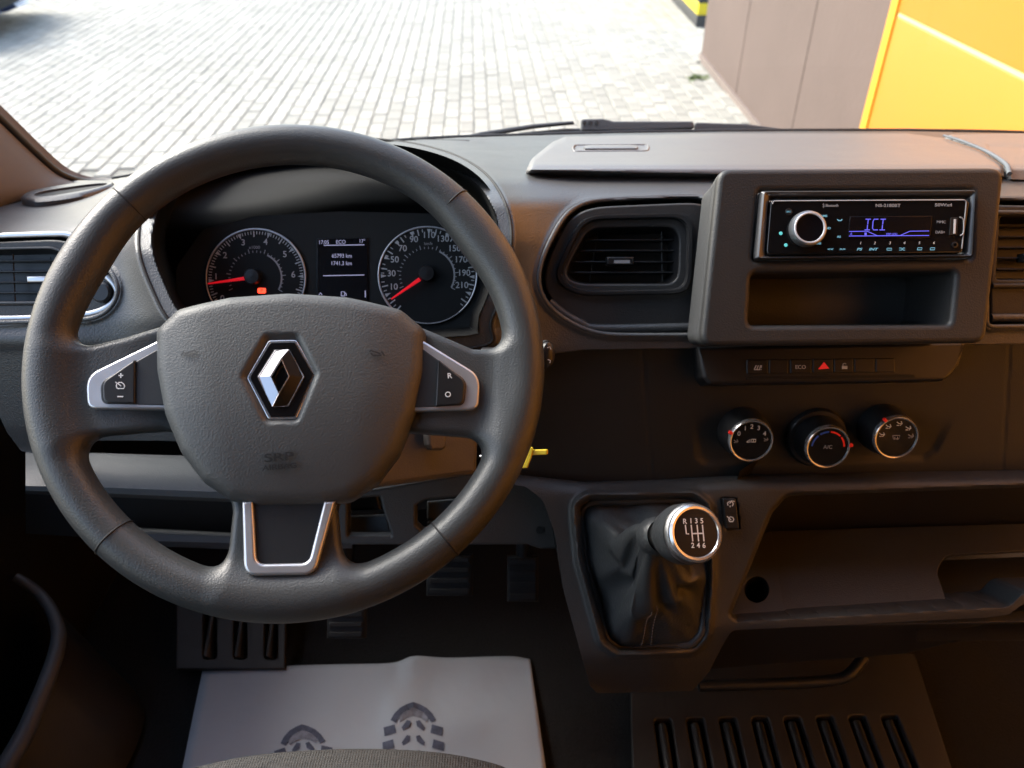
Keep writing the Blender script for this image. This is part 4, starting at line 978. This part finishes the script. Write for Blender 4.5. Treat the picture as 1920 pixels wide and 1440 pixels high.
panel("disc_slot", SW, [(1400, 706), (1715, 702), (1715, 708), (1400, 712)], MT['black'], sw, z=.0012, thick=.003, bevel=.0003)
zs = .0012
cells_ = [(1400, 1440), (1442, 1478), (1482, 1522), (1524, 1562), (1564, 1600), (1602, 1640), (1642, 1678)]
for k, (a, b) in enumerate(cells_):
    y = 688 - (a - 1400) * .012
    panel("switch", SW, rnd([(a, y - 14), (b, y - 14), (b, y + 13), (a, y + 13)], 2), MT['satin'], sw, z=zs, thick=.006, bevel=.001)
zz = zs + .0006
stroke("seat_mark", SW, [[(1414, 693), (1418, 685)], [(1419, 693), (1422, 685)], [(1424, 693), (1426, 685)], [(1414, 693), (1425, 693)], [(1428, 685), (1427, 690)], [(1427, 692), (1427, 693.5)]], 1.7, MT['white'], sw, z=zz)
text("ECO", SW, 1501, 688.5, 7, MT['white'], "lettering", sw, z=zz)
tr_ = SW.pts([(1534, 692.5), (1545, 678.5), (1555, 691)], zz); mesh("hazard_triangle", SW.w3(tr_, zz), [(0, 1, 2)], M("hazard_red", (.7, .02, .02), .4, emit=(.9, .03, .03), estr=.10), sw)
lk = panel("lock_mark", SW, [(1579, 686), (1589, 686), (1589, 692), (1579, 692)], MT['white'], sw, z=zz, thick=.0006, bevel=.0001)
stroke("lock_shackle", SW, [[(1580.5, 686), (1580.5, 683), (1582.5, 681.5), (1585, 681.5), (1586.5, 683)]], 1.3, MT['white'], sw, z=zz)
def heater_knob(label, u, v, rpx, base, marks):
    fr = LP_.at(u, v, .032); rr = np.linalg.norm(LP_.uv(u + rpx, v, .032) - LP_.uv(u, v, .032))
    t_ = thing("heater_knob", label, "knob", LP_.w3(LP_.uv(u, v, .032)), "heater knobs")
    f0 = Frame(fr.o - LP_.N * .032, LP_.X, LP_.N)
    if base: lathe("base_ring", f0, [(rr * 1.42, -.002), (rr * 1.40, .004), (rr * 1.32, .006), (rr * 1.10, .0062)], MT['satin'], t_, seg=56, cap1=False)
    b_ = lathe("body", f0, [(rr * 1.16, -.002), (rr * 1.14, .012), (rr * 1.07, .022), (rr * 1.0, .028)], MT['satin'], t_, seg=56, cap1=False)
    lathe("chrome_ring", f0, [(rr * 1.005, .0275), (rr * 1.0, .031), (rr * .95, .0325), (rr * .90, .0322), (rr * .89, .0308)], MT['chrome'], t_, seg=64, cap1=False)
    fc = lathe("face", f0, [(rr * .90, .0309), (rr * .5, .0307), (0, .0306)], MT['gloss'], t_, seg=48)
    ff = Frame(f0.o + LP_.N * .0312, LP_.X, LP_.N)
    marks(t_, fc, ff, rr)
    return t_
def poly_marks(par, ff, mat, lines, w, nm="printed_mark"): stroke(nm, ff, [np.array(l) for l in lines], w, mat, par, z=0, px=False)
def pointer(t_, ff, rr, a):
    d = np.array([math.cos(R(a)), math.sin(R(a))]); n = np.array([-d[1], d[0]])
    panel("red_pointer", ff, [d * rr * .93 + n * rr * .07, d * rr * 1.10 + n * rr * .06, d * rr * 1.10 - n * rr * .06, d * rr * .93 - n * rr * .07], MT['redp'], t_, z=.0015, thick=.004, bevel=.0005, px=False)
def arrows(rr, a, r0=.62, s=.11):
    p = np.array([math.cos(R(a)), math.sin(R(a))]) * rr * r0
    s = s * rr
    return [[p + (-s, s * .6), p + (-s * .2, 0), p + (s * .9, 0)], [p + (s * .4, s * .8), p + (s * .9, 0), p + (s * .2, -s * .7)], [p + (-s * .9, -s * .6), p + (-s * .1, -s * .6)]]
def m_fan(t_, fc, ff, rr):
    for s, a in (("0", 150), ("1", 118), ("2", 92), ("3", 64), ("4", 30)):
        text_at(s, Frame(ff.w3(np.array([math.cos(R(a)), math.sin(R(a))]) * rr * .66), ff.X, ff.N), rr * .2, MT['white'], "numeral", fc)
    poly_marks(fc, ff, MT['white'], [[(-rr * .2, -rr * .06), (-rr * .05, rr * .06), (-rr * .05, -rr * .06), (-rr * .2, -rr * .06)], [(0, rr * .07), (rr * .2, rr * .07), (rr * .2, -rr * .06), (0, -rr * .06), (0, rr * .07)], [(rr * .1, rr * .07), (rr * .1, -rr * .06)]], rr * .035)
    poly_marks(fc, ff, MT['dim'], arrows(rr, 182, .68, .1) + arrows(rr, 5, .66, .1), rr * .03); pointer(t_, ff, rr, 158)
def m_temp(t_, fc, ff, rr):
    arc = lambda a, b: [[np.array([math.cos(R(x)), math.sin(R(x))]) * rr * .72 for x in np.linspace(a, b, 14)]]
    poly_marks(fc, ff, MT['bluep'], arc(176, 132), rr * .08, "blue_arc"); poly_marks(fc, ff, MT['bluep'], arc(124, 92), rr * .08, "blue_arc"); poly_marks(fc, ff, MT['redp'], arc(86, 46), rr * .08, "red_arc"); poly_marks(fc, ff, MT['redp'], arc(40, 2), rr * .08, "red_arc")
    text_at("A/C", ff, rr * .17, MT['dim'], "lettering", fc); pointer(t_, ff, rr, 5)
def m_air(t_, fc, ff, rr):
    for a in (168, 128, 84, 42, 6): poly_marks(fc, ff, MT['white'] if a > 10 else MT['dim'], arrows(rr, a, .66, .13), rr * .035)
    poly_marks(fc, ff, MT['dim'], [[(-rr * .16, rr * .1), (rr * .16, rr * .1), (rr * .12, -rr * .06), (-rr * .12, -rr * .06), (-rr * .16, rr * .1)], [(-rr * .06, -rr * .1), (-rr * .06, rr * .04)], [(rr * .06, -rr * .1), (rr * .06, rr * .04)]], rr * .03); pointer(t_, ff, rr, 126)
heater_knob("heater knob with fan numbers 0 to 4, left of the three", 1409, 827, 42, False, m_fan)
heater_knob("heater knob with blue and red temperature arc, in the middle", 1553, 839, 42, True, m_temp)
heater_knob("heater knob with airflow symbols, right of the three", 1681, 821, 42, False, m_air)
# ================================================================== centre console with storage tray
con = thing("centre_console", "dark moulded centre console with gear surround and open storage tray", "console", P(1250, 1290, .86))
D_con = stations({
    940: [(870, .83), (900, .805), (930, .80), (1000, .80), (1300, .80)],
    1200: [(870, .85), (900, .82), (915, .805), (940, .80), (1000, .80), (1200, .795), (1235, .80), (1300, .845)],
    1400: [(870, .85), (895, .81), (910, .80), (940, .80), (1000, .805), (1180, .82), (1300, .88)],
    2200: [(860, .85), (885, .81), (900, .795), (930, .795), (1000, .81), (1150, .83), (1300, .90)]})
CON = rnd([(930, 892), (985, 894), (1100, 907), (1400, 893), (1700, 885), (2200, 878), (2200, 1120), (1925, 1128), (1892, 1152), (1850, 1158), (1372, 1182), (1352, 1215), (1328, 1262), (1298, 1296), (1120, 1300), (1106, 1286), (1060, 1120), (1040, 1000), (1018, 938), (985, 912), (935, 905)],
          [3, 20, 0, 0, 0, 0, 0, 40, 20, 0, 14, 10, 20, 20, 12, 10, 0, 40, 30, 20, 3])
TRAY = rnd([(1448, 962), (1476, 930), (1920, 914), (2200, 905), (2200, 1100), (1915, 1106), (1888, 1132), (1382, 1160), (1372, 1150)], [30, 26, 0, 0, 0, 30, 20, 6, 4])
BOOT = rnd([(1082, 948), (1104, 934), (1300, 930), (1326, 950), (1330, 1080), (1322, 1190), (1300, 1216), (1160, 1222), (1134, 1204), (1092, 1050)], [20, 20, 26, 26, 30, 24, 22, 22, 20, 30])
def d_con(U, V):
    D = D_con(U, V); s = sd_poly(BOOT, U, V)
    D = D - .006 * np.exp(-((s - 7) / 6.0) ** 2) + .035 * (1 - sst(s, -14, 0))
    t = sd_poly(TRAY, U, V)
    D = D + .010 * (1 - sst(t, 0, 9)) ** 2
    sl = sd_poly(rnd([(1353, 934), (1381, 934), (1388, 992), (1360, 993)], 3), U, V); D = D + .004 * (1 - sst(sl, -1, 1.5))
    return D
relief("console_skin", (930, 2200, 870, 1304), 3, lambda U, V: np.maximum(sd_poly(CON, U, V), -sd_poly(TRAY, U, V)), d_con, MT['mid'], con, skirt=.05)
# tray interior: floor, back, left pocket, round hole, right notch
lip = TRAY
zf_ = P(1600, 1148, .83)[2] - .012
def hit_z(u, v, z):
    r_ = ray(u, v); return CAM + r_ * ((z - CAM[2]) / r_[2])
TR = Frame(hit_z(1600, 1100, zf_), (1, 0, 0), (0, -.13, 1))
tray_floor_o = [(1360, 1175), (1395, 1020), (1445, 996), (1700, 988), (2200, 975), (2200, 1160)]
notch = rnd([(1756, 1072), (1772, 1040), (2100, 1024), (2120, 1140), (1782, 1148)], [24, 24, 20, 0, 0])
hole = [(1419 + 23 * math.cos(a), 1105 + 25 * math.sin(a)) for a in np.linspace(0, 2 * math.pi, 28, endpoint=False)]
panel("tray_floor", TR, [tray_floor_o, notch, hole], MT['mid'], con, z=.0, thick=.004, bevel=.0005)
mesh("notch_floor", TR.w3(TR.pts([(1740, 1020), (2200, 1000), (2200, 1170), (1740, 1170)]), -.035), [(0, 3, 2, 1)], MT['dark'], con)
# left pocket step with round hole
pk = [(1350, 1178), (1396, 1015), (1446, 996), (1474, 1150), (1470, 1168)]
hole = [(1419 + 23 * math.cos(a), 1105 + 25 * math.sin(a)) for a in np.linspace(0, 2 * math.pi, 28, endpoint=False)]
panel("pocket_floor", TR, [pk, hole], MT['mid'], con, z=.0035, thick=.004, bevel=.0006)
hp = TR.pts(hole, .0035); loft("round_hole", [TR.w3(hp * 1.0, .0025), TR.w3(hp, -.045)], MT['black'], con, closed=True, cap1=True)
bk0 = np.array([hit_z(u, v, zf_ + .0) for u, v in ((1340, 1060), (1396, 1018), (1446, 996), (1700, 988), (2200, 975))]); bk0[:, 2] -= .006
bk1 = bk0.copy(); bk1[:, 2] += .16; bk1[:, 1] -= .012
bkm = bk0.copy(); bkm[:, 2] += .05; bkm[:, 1] += .004
loft("tray_back", [bk0, bkm, bk1], MT['dark'], con, angle=60)
roof_a = P(np.array([1430, 1476, 1920, 2200.]), np.array([935, 922, 908, 898.]), np.array([.815, .812, .806, .806])); roof_b = roof_a + np.array([0, .16, -.01])
loft("tray_roof", [roof_a, roof_b], MT['dark'], con)
# underside box and bracket below the tray
ub = P(np.array([1330, 1380, 1860, 1910, 2200.]), np.array([1185, 1178, 1155, 1135, 1110.]), np.array([.86, .855, .85, .85, .85]))
uc = P(np.array([1330, 1360, 1700, 1850, 2200.]), np.array([1255, 1252, 1225, 1190, 1160.]), np.array([.93, .93, .93, .92, .92]))
ud = uc + np.array([0, .25, .02])
loft("underside", [ub, uc, ud], MT['dark'], con, angle=60)
bq = smooth_open(np.array([(1310, 1286, .98), (1450, 1282, .98), (1560, 1276, .98), (1590, 1266, .98), (1606, 1250, .985), (1620, 1232, .99)]), 6)
tube("grab_rail", P(bq[:, 0], bq[:, 1], bq[:, 2]), .007, MT['dark'], con, seg=12)
# switch pair beside the gear lever
SP_ = plane(1370, 962, .798, 36)
s2 = panel("speed_switch", SP_, rnd([(1355, 935), (1380, 935), (1386, 991), (1362, 992)], 2), MT['satin'], con, z=.003, thick=.008, bevel=.0012)
stroke("cruise_mark", SP_, [[(1365, 948), (1364, 943), (1368, 940), (1373, 941), (1375, 945), (1373, 949)], [(1368, 944), (1373, 938)], [(1375, 939), (1377, 941)], [(1369, 948), (1369, 951)]], 1.8, MT['white'], s2, z=.0036)
stroke("limit_mark", SP_, [[(1368, 978), (1366, 973), (1369, 969), (1374, 970), (1376, 974), (1374, 978)], [(1363, 968), (1371, 975)], [(1368, 978), (1374, 978)]], 1.8, MT['white'], s2, z=.0036)
stroke("rocker_split", SP_, [[(1359, 962), (1383, 962)]], 1.0, MT['black'], s2, z=.0036)

# ================================================================== gear lever with leather boot
gl = thing("gear_lever", "gear lever with chrome ringed knob and black leather boot", "gear lever", P(1215, 1200, .82))
kn = P(1302, 1000, .665); base_c = P(1212, 1085, .838)
axis = (CAM - kn) / np.linalg.norm(CAM - kn) * .84 + RGT * .48 + UPV * .04; axis = axis / np.linalg.norm(axis)
# boot: rings from the frame up to the collar, with hanging folds
bp_ = np.array(BOOT); nb = 96
seg_l = np.r_[0, np.cumsum(np.linalg.norm(np.diff(np.vstack([bp_, bp_[:1]]), axis=0), axis=1))]
tt = np.linspace(0, seg_l[-1], nb, endpoint=False); cl = np.vstack([bp_, bp_[:1]])
ring0 = np.stack([np.interp(tt, seg_l, cl[:, 0]), np.interp(tt, seg_l, cl[:, 1])], -1)
bc = np.array([1212., 1080.]); inner = bc + (ring0 - bc) * .95
R0 = P(inner[:, 0], inner[:, 1], np.full(nb, .819))
top_c = kn - axis * .062; a1 = np.cross(axis, np.array([0, 0, 1.])); a1 /= np.linalg.norm(a1); a2 = np.cross(axis, a1)
# angle of each base point about the lever
rel = R0 - R0.mean(0); ph = np.arctan2(rel @ np.cross(FWD, RGT) * -1, rel @ RGT)
Xr = RGT - axis * (RGT @ axis); Xr /= np.linalg.norm(Xr); Yr = np.cross(axis, Xr)
if Yr @ UPV < 0: Yr = -Yr
ph = np.arctan2(rel @ UPV, rel @ RGT)
R1 = top_c + .0165 * (np.cos(ph)[:, None] * Xr + np.sin(ph)[:, None] * Yr)
rows = []
fold = lambda p, s: (.55 * np.cos(4 * p + .7 + 1.1 * s) + .35 * np.cos(7 * p + 2.1 - 2 * s) + .25 * np.cos(3 * p - 1.3))
S = np.linspace(0, 1, 34)
ctrA = R0.mean(0)
for s in S:
    k = s ** 1.15
    ring = R0 * (1 - k) + R1 * k
    c_ = ring.mean(0); out = ring - c_; ln = np.linalg.norm(out, axis=1)[:, None]; out = out / np.maximum(ln, 1e-6)
    bell = math.sin(math.pi * min(1, s * 1.02)) ** 1.0
    waist = -.24 * math.sin(math.pi * s) ** .9 + .07 * math.exp(-((s - .62) / .13) ** 2)
    sharp = fold(ph, s); sharp = np.sign(sharp) * np.abs(sharp) ** .75
    amp = .012 * math.sin(math.pi * s) ** .8 * (1 - .35 * s)
    ring = c_ + out * (ln * (1 + waist)) + out * (sharp * amp)[:, None]
    ring = ring + FWD * (-.030 * math.sin(math.pi * min(1, s * 1.0)) ** .8 * (1 - s)) + np.array([0, -.004, -.012]) * math.exp(-((s - .6) / .18) ** 2)
    ring = ring + (.0035 * np.cos(11 * ph + 9 * s) * math.sin(math.pi * s))[:, None] * axis
    rows.append(ring)
loft("boot", rows, MT['leather'], gl, closed=True, angle=75)
mk = P(inner[:, 0], inner[:, 1], np.full(nb, .815)); tube("boot_hem", mk, .0045, MT['leather'], gl, cyclic=True, seg=10)
# two rows of stitches up the front seam
jf = int(np.argmin(np.abs(ph + math.pi / 2 + .04)))
for dj in (-1, 1):
    for i in range(0, 20, 1):
        a = rows[i][(jf + dj) % nb]; b = rows[i + 1][(jf + dj) % nb]
        off = -FWD * .0012
        st = tube("stitch", np.array([a * .8 + b * .2 + off, a * .3 + b * .7 + off]), .00035, MT['thread'], gl, seg=5)
kf_ = Frame(kn, RGT, axis * .8 + (CAM - kn) / np.linalg.norm(CAM - kn) * .2)
tube("shaft", np.array([top_c - axis * .01, kn - axis * .03]), [.0125, .0135], MT['silver2'], gl, seg=28)
lathe("collar", Frame(top_c, Xr, axis), [(.0175, -.008), (.0178, .004), (.015, .008)], MT['leather'], gl, seg=32, cap1=False)
kbdy = lathe("knob_body", kf_, [(.011, -.048), (.017, -.044), (.0235, -.036), (.0262, -.024), (.0262, -.012), (.0252, -.006)], MT['leather'], gl, seg=56, cap1=False)
lathe("knurled_ring", kf_, [(.0252, -.0075), (.0258, -.006), (.0256, -.001), (.0242, .001)], M("knurl", (.5, .5, .51), .3, 1.0, bump=1.0, bscale=1600), kbdy, seg=96, cap1=False)
lathe("chrome_ring", kf_, [(.0245, .0), (.0240, .003), (.0222, .0046), (.0204, .0044), (.0196, .0032)], MT['chrome'], kbdy, seg=96, cap1=False)
cap = lathe("shift_disc", kf_, [(.0198, .0033), (.012, .0038), (.0, .0040)], MT['disc'], kbdy, seg=64)
def kp(u, v): return kf_.uv(u, v, .0043)
for s, u, v in (("R", 1284, 978), ("1", 1295.5, 977), ("3", 1305.5, 977), ("5", 1316, 977), ("2", 1299, 1023), ("4", 1309.5, 1023), ("6", 1320, 1023)):
    text(s, kf_, u, v, 9.5, MT['white'], "gear_mark", cap, z=.0043, bold=.02) if False else text(s, kf_, u, v, 9.5, MT['white'], "gear_mark", kbdy, z=.0043, bold=.02)
stroke("gear_gate", kf_, [[(1285, 984), (1287, 1001), (1292, 1001)], [(1296, 984), (1299, 1015)], [(1307, 984), (1310, 1015)], [(1317, 984), (1320, 1015)], [(1297.5, 1000.5), (1318, 1000)]], 2.3, MT['white'], kbdy, z=.0043)

# ================================================================== lower left: knee panel, shelf, brackets
kn_p = thing("knee_panel", "grey shelf and brackets below the wheel on the driver side", "knee panel", P(400, 1020, .88))
def slab_px(name, px, d0, d1, mat, par, bottom):
    """a ledge: top edge px at depth d0, front edge, then bottom"""
    rows = [P(np.array([p[0] for p in r_]), np.array([p[1] for p in r_]), np.array([p[2] for p in r_])) for r_ in px]
    return loft(name, rows, mat, par, angle=40)
us5 = [48, 200, 400, 560]
slab_px("ledge", [[(u, v, .90) for u, v in zip(us5, (846, 850, 856, 862))], [(u, v, .845) for u, v in zip(us5, (851, 854, 862, 870))], [(u, v, .80) for u, v in zip(us5, (905, 908, 915, 921))], [(u, v, .797) for u, v in zip(us5, (911, 914, 922, 928))], [(u, v, .80) for u, v in zip(us5, (920, 925, 934, 940))], [(u, v, .88) for u, v in zip(us5, (926, 932, 940, 946))]], 0, 0, MT['grey'], kn_p, 0)
slab_px("slot_back", [[(u, v, .93) for u, v in zip((48, 200, 400, 660), (845, 905, 910, 912))], [(u, v, .96) for u, v in zip((48, 200, 400, 660), (1000, 1010, 1020, 1020))]], 0, 0, MT['black'], kn_p, 0)
us6 = [196, 280, 430, 660]
slab_px("lower_shelf", [[(u, v, .95) for u, v in zip(us6, (985, 990, 998, 998))], [(u, v, .865) for u, v in zip(us6, (998, 1001, 1006, 1002))], [(u, v, .86) for u, v in zip(us6, (1012, 1014, 1018, 1014))], [(u, v, .87) for u, v in zip(us6, (1018, 1022, 1028, 1026))], [(u, v, .95) for u, v in zip(us6, (1020, 1024, 1030, 1028))]], 0, 0, MT['grey'], kn_p, 0)
KB = plane(850, 960, .825, 30)
br_o = rnd([(560, 918), (700, 918), (880, 888), (960, 884), (1012, 905), (1036, 960), (1046, 1030), (1012, 1030), (990, 1022), (560, 1022)], [0, 0, 10, 20, 30, 30, 0, 20, 10, 0])
o1 = rnd([(652, 936), (712, 932), (718, 958), (734, 1006), (652, 1006)], 3); o2 = rnd([(798, 938), (880, 930), (872, 992), (792, 996), (780, 985), (780, 948)], [4, 4, 4, 4, 6, 6])
panel("bracket", KB, [br_o, o1, o2], MT['mid'], kn_p, z=.0, thick=.02, bevel=.003)
KB2 = plane(850, 960, .86, 42)
panel("fuse_cover", KB2, rnd([(640, 968), (726, 964), (734, 1000), (640, 1002)], 3), MT['grey'], kn_p, z=.0, thick=.02, bevel=.003)
panel("fuse_cover", KB2, rnd([(640, 930), (706, 928), (714, 956), (640, 958)], 3), MT['dark'], kn_p, z=-.01, thick=.02, bevel=.003)
panel("relay_cover", KB2, rnd([(800, 940), (870, 934), (862, 974), (800, 976)], 3), MT['grey'], kn_p, z=.0, thick=.02, bevel=.003)
panel("relay_base", KB2, rnd([(800, 978), (860, 976), (850, 992), (800, 992)], 3), MT['mid'], kn_p, z=.0, thick=.02, bevel=.003)
q = SP_; lathe("clip_hole", KB.at(1012, 994, .001), [(.004, -.0005), (.004, .0006), (.0, .0006)], MT['black'], kn_p, seg=16)
bk_ = P(np.array([560, 800, 1000, 1060.]), np.array([900., 880, 880, 900]), np.array([.90, .90, .90, .90])); loft("bracket_back", [bk_, bk_ + np.array([0, .06, -.12])], MT['black'], kn_p)

# ================================================================== pedals, floor mats, paper mat, seat
def pedal(label, u, v, d, w, h, arm):
    fr = plane(u, v, d, 40); t_ = thing("pedal", label, "pedal", fr.w3(np.array([0, 0.])), "foot pedals")
    pd = box("pad", fr, -w / 2, w / 2, -h / 2, h / 2, -.012, .004, MT['rubber'], t_, .004)
    for k in range(4):
        y = -h / 2 + h * (k + .5) / 4; box("tread", fr, -w * .42, w * .42, y - h * .06, y + h * .06, .0035, .0065, MT['rubber'], t_, .001)
    p0 = fr.w3(np.array([0, 0.]), -.012); tube("arm", np.array([p0, p0 + np.array([.0, .05, .10]), p0 + np.array([0, .10, .26])]), .009, MT['satin'], t_, seg=10)
pedal("wide ribbed brake pedal under the right of the wheel", 843, 1078, 1.06, .062, .055, 0)
pedal("narrow accelerator pedal beside the console leg", 980, 1085, 1.06, .042, .06, 0)
pedal("clutch pedal barely visible under the wheel rim", 650, 1160, 1.02, .05, .05, 0)
def z_on(u, v, z): return hit_z(u, v, z)
FF = Frame((0, 0, FL), (1, 0, 0), (0, 0, 1))
def rib_mat(label, outline, slots, z, w_px, tilt=0.0, ref=(0, 0)):
    fr = Frame(hit_z(ref[0], ref[1], FL + z), (1, 0, 0), (0, -math.sin(R(tilt)), math.cos(R(tilt))))
    t_ = thing("floor_mat", label, "floor mat", fr.o, "moulded floor mats")
    panel("mat_sheet", fr, [outline] + [rnd(s, 9) for s in slots], MT['mat'], t_, z=.0, thick=.012, bevel=.002)
    for s in slots:
        sp_ = fr.pts(rnd(s, 9)); c_ = sp_.mean(0)
        q_ = c_ + (sp_ - c_) * np.array([.42, .93]); loft("rib", [fr.w3(c_ + (sp_ - c_) * np.array([.62, .97]), -.012), fr.w3(q_, -.004), fr.w3(c_ + (q_ - c_) * np.array([.5, .97]), -.001)], MT['mat'], t_, closed=True, cap1=True, angle=60)
    return t_
sl = []
for k in range(8):
    ut = 1245 + k * 60.5; vt = 1340 + abs(k - 7) * .9; ub_ = 1262 + k * 68
    sl.append([(ut - 20, vt), (ut + 14, vt), (ub_ + 26, 1540), (ub_ - 10, 1540)])
rib_mat("long ribbed floor mat right of the gear console", [(1180, 1230), (1715, 1225), (1795, 1470), (1830, 1560), (1190, 1560)], sl, .02, 20, ref=(1500, 1400))
sl = [[(u0 - 12, 1120), (u0 + 12, 1120), (u0 + 13, 1236), (u0 - 13, 1236)] for u0 in (393, 450, 508)]
rib_mat("short ribbed footrest mat above the paper, left of the pedals", [(330, 1090), (536, 1090), (534, 1254), (330, 1254)], sl, .03, 20, tilt=18, ref=(450, 1240))

# paper mat printed with shoe soles, gently buckled
pz = FL + .012
corner = [hit_z(381, 1262, pz), hit_z(994, 1229, pz), hit_z(1040, 1560, pz), hit_z(320, 1560, pz)]
nu, nv = 48, 30; Vp = []
ft = smooth_open(np.array([(381, 1262), (520, 1256), (640, 1253), (725, 1250), (780, 1240), (900, 1230), (960, 1226), (994, 1231)], float), 8)
tu = np.linspace(0, len(ft) - 1, nu)
far_e = np.array([hit_z(np.interp(t, np.arange(len(ft)), ft[:, 0]), np.interp(t, np.arange(len(ft)), ft[:, 1]), pz) for t in tu])
near_e = np.linspace(corner[3], corner[2], nu)
def paper_pt(s, t):
    k = s * (nu - 1); i = min(int(k), nu - 2); f = k - i
    a = far_e[i] * (1 - f) + far_e[i + 1] * f; b = near_e[i] * (1 - f) + near_e[i + 1] * f
    p = a * (1 - t) + b * t
    zz_ = .006 * math.sin(3.1 * s + 1) * math.exp(-2.5 * t) + .010 * math.exp(-((s - .57) / .05) ** 2) * math.exp(-4 * t) + .004 * math.sin(5 * s + 3 * t) + .012 * max(0, s - .8) * (1 - t) + .006 * math.exp(-((s - .45 - .2 * t) / .06) ** 2) * math.exp(-((t - .35) / .2) ** 2)
    return p + np.array([0, 0, zz_])
for j in range(nv):
    for i in range(nu): Vp.append(paper_pt(i / (nu - 1), j / (nv - 1)))
Fp = [(j * nu + i, (j + 1) * nu + i, (j + 1) * nu + i + 1, j * nu + i + 1) for j in range(nv - 1) for i in range(nu - 1)]
pm = thing("paper_mat", "white paper floor mat printed with two shoe soles", "paper mat", corner[0])
po = mesh("sheet", np.array(Vp), Fp, MT['paper'], pm, 80)
md = po.modifiers.new("thickness", 'SOLIDIFY'); md.thickness = .0006
# sole prints: drawn as thin pieces lying on the sheet
cen = np.array(Vp)
def on_paper(u, v):
    p = hit_z(u, v, pz)
    for _ in range(3):
        k = np.argmin(((cen[:, :2] - p[:2]) ** 2).sum(1)); p = hit_z(u, v, cen[k, 2] + .0012)
    return p
def ink(par, poly, mat=None):
    a = np.array(poly, float); c_ = a.mean(0); pts = [c_] + list(a)
    # subdivide so that the print follows the sheet
    V = np.array([on_paper(*q) for q in pts]); n = len(a)
    return mesh("print", V, [(0, 1 + i, 1 + (i + 1) % n) for i in range(n)], mat or MT['ink'], par)
def sole(cx, cy0, sc, rot):
    c_, s_ = math.cos(rot), math.sin(rot)
    T = lambda x, y: (cx + sc * (c_ * x - s_ * y), cy0 + sc * (s_ * x + c_ * y))
    arc = lambda r, a, b, n, oy=0, ey=1.0: [(r * math.cos(R(t)), oy - r * ey * math.sin(R(t))) for t in np.linspace(a, b, n)]
    A = [(-43, 32), (-36, 20), (-25, 9), (-12, 2), (0, -2), (12, 2), (25, 9), (36, 20), (43, 32)]
    B = [(-33, 37), (-28, 28), (-19, 18), (-9, 12), (0, 9), (9, 12), (19, 18), (28, 28), (33, 37)]
    for i in range(8): ink(pm, [T(*A[i]), T(*A[i + 1]), T(*B[i + 1]), T(*B[i])])
    C = [(-25, 36), (-15, 29), (0, 25), (15, 29), (25, 36)]
    top_ = [B[1], B[2], B[4], B[6], B[7]]
    for i in range(4): ink(pm, [T(*top_[i]), T(*top_[i + 1]), T(*C[i + 1]), T(*C[i])], MT['ink2'])
    for k, y in enumerate((44, 72, 100)):
        for s in (-1, 1):
            ink(pm, [T(s * (35 + k * 3), y - 4), T(s * (56 + k * 2), y + 2), T(s * (54 + k * 3), y + 18), T(s * (32 + k * 3), y + 12)])
            ink(pm, [T(s * 5, y - 10), T(s * 12, y - 12), T(s * 22, y + 2), T(s * 19, y + 8), T(s * 7, y)])
sole(775, 1318, 1.0, .0); sole(566, 1360, .98, -.06)

seat = thing("driver_seat", "grey woven driver seat cushion edge at the bottom", "seat", P(650, 1500, .62))
se = smooth_open(np.array([(330, 1450, .70), (380, 1437, .70), (450, 1422, .70), (540, 1412, .70), (650, 1407, .70), (760, 1409, .70), (850, 1418, .70), (930, 1436, .70), (960, 1450, .70)]), 6)
s0 = P(se[:, 0], se[:, 1], se[:, 2]); n_ = len(s0)
rows = [s0 + np.array([0, -.02, -.12]), s0 + np.array([0, .012, -.05]), s0 + np.array([0, .014, -.025]), s0 + np.array([0, .006, -.008]), s0, s0 + np.array([0, -.012, .003]), s0 + np.array([0, -.05, .004]), s0 + np.array([0, -.30, -.02])]
loft("cushion", rows, MT['fabric'], seat, angle=70)

box("seat_base", WORLD, -.44, .07, -.40, .33, FL, .86, MT['black'], seat, .02)
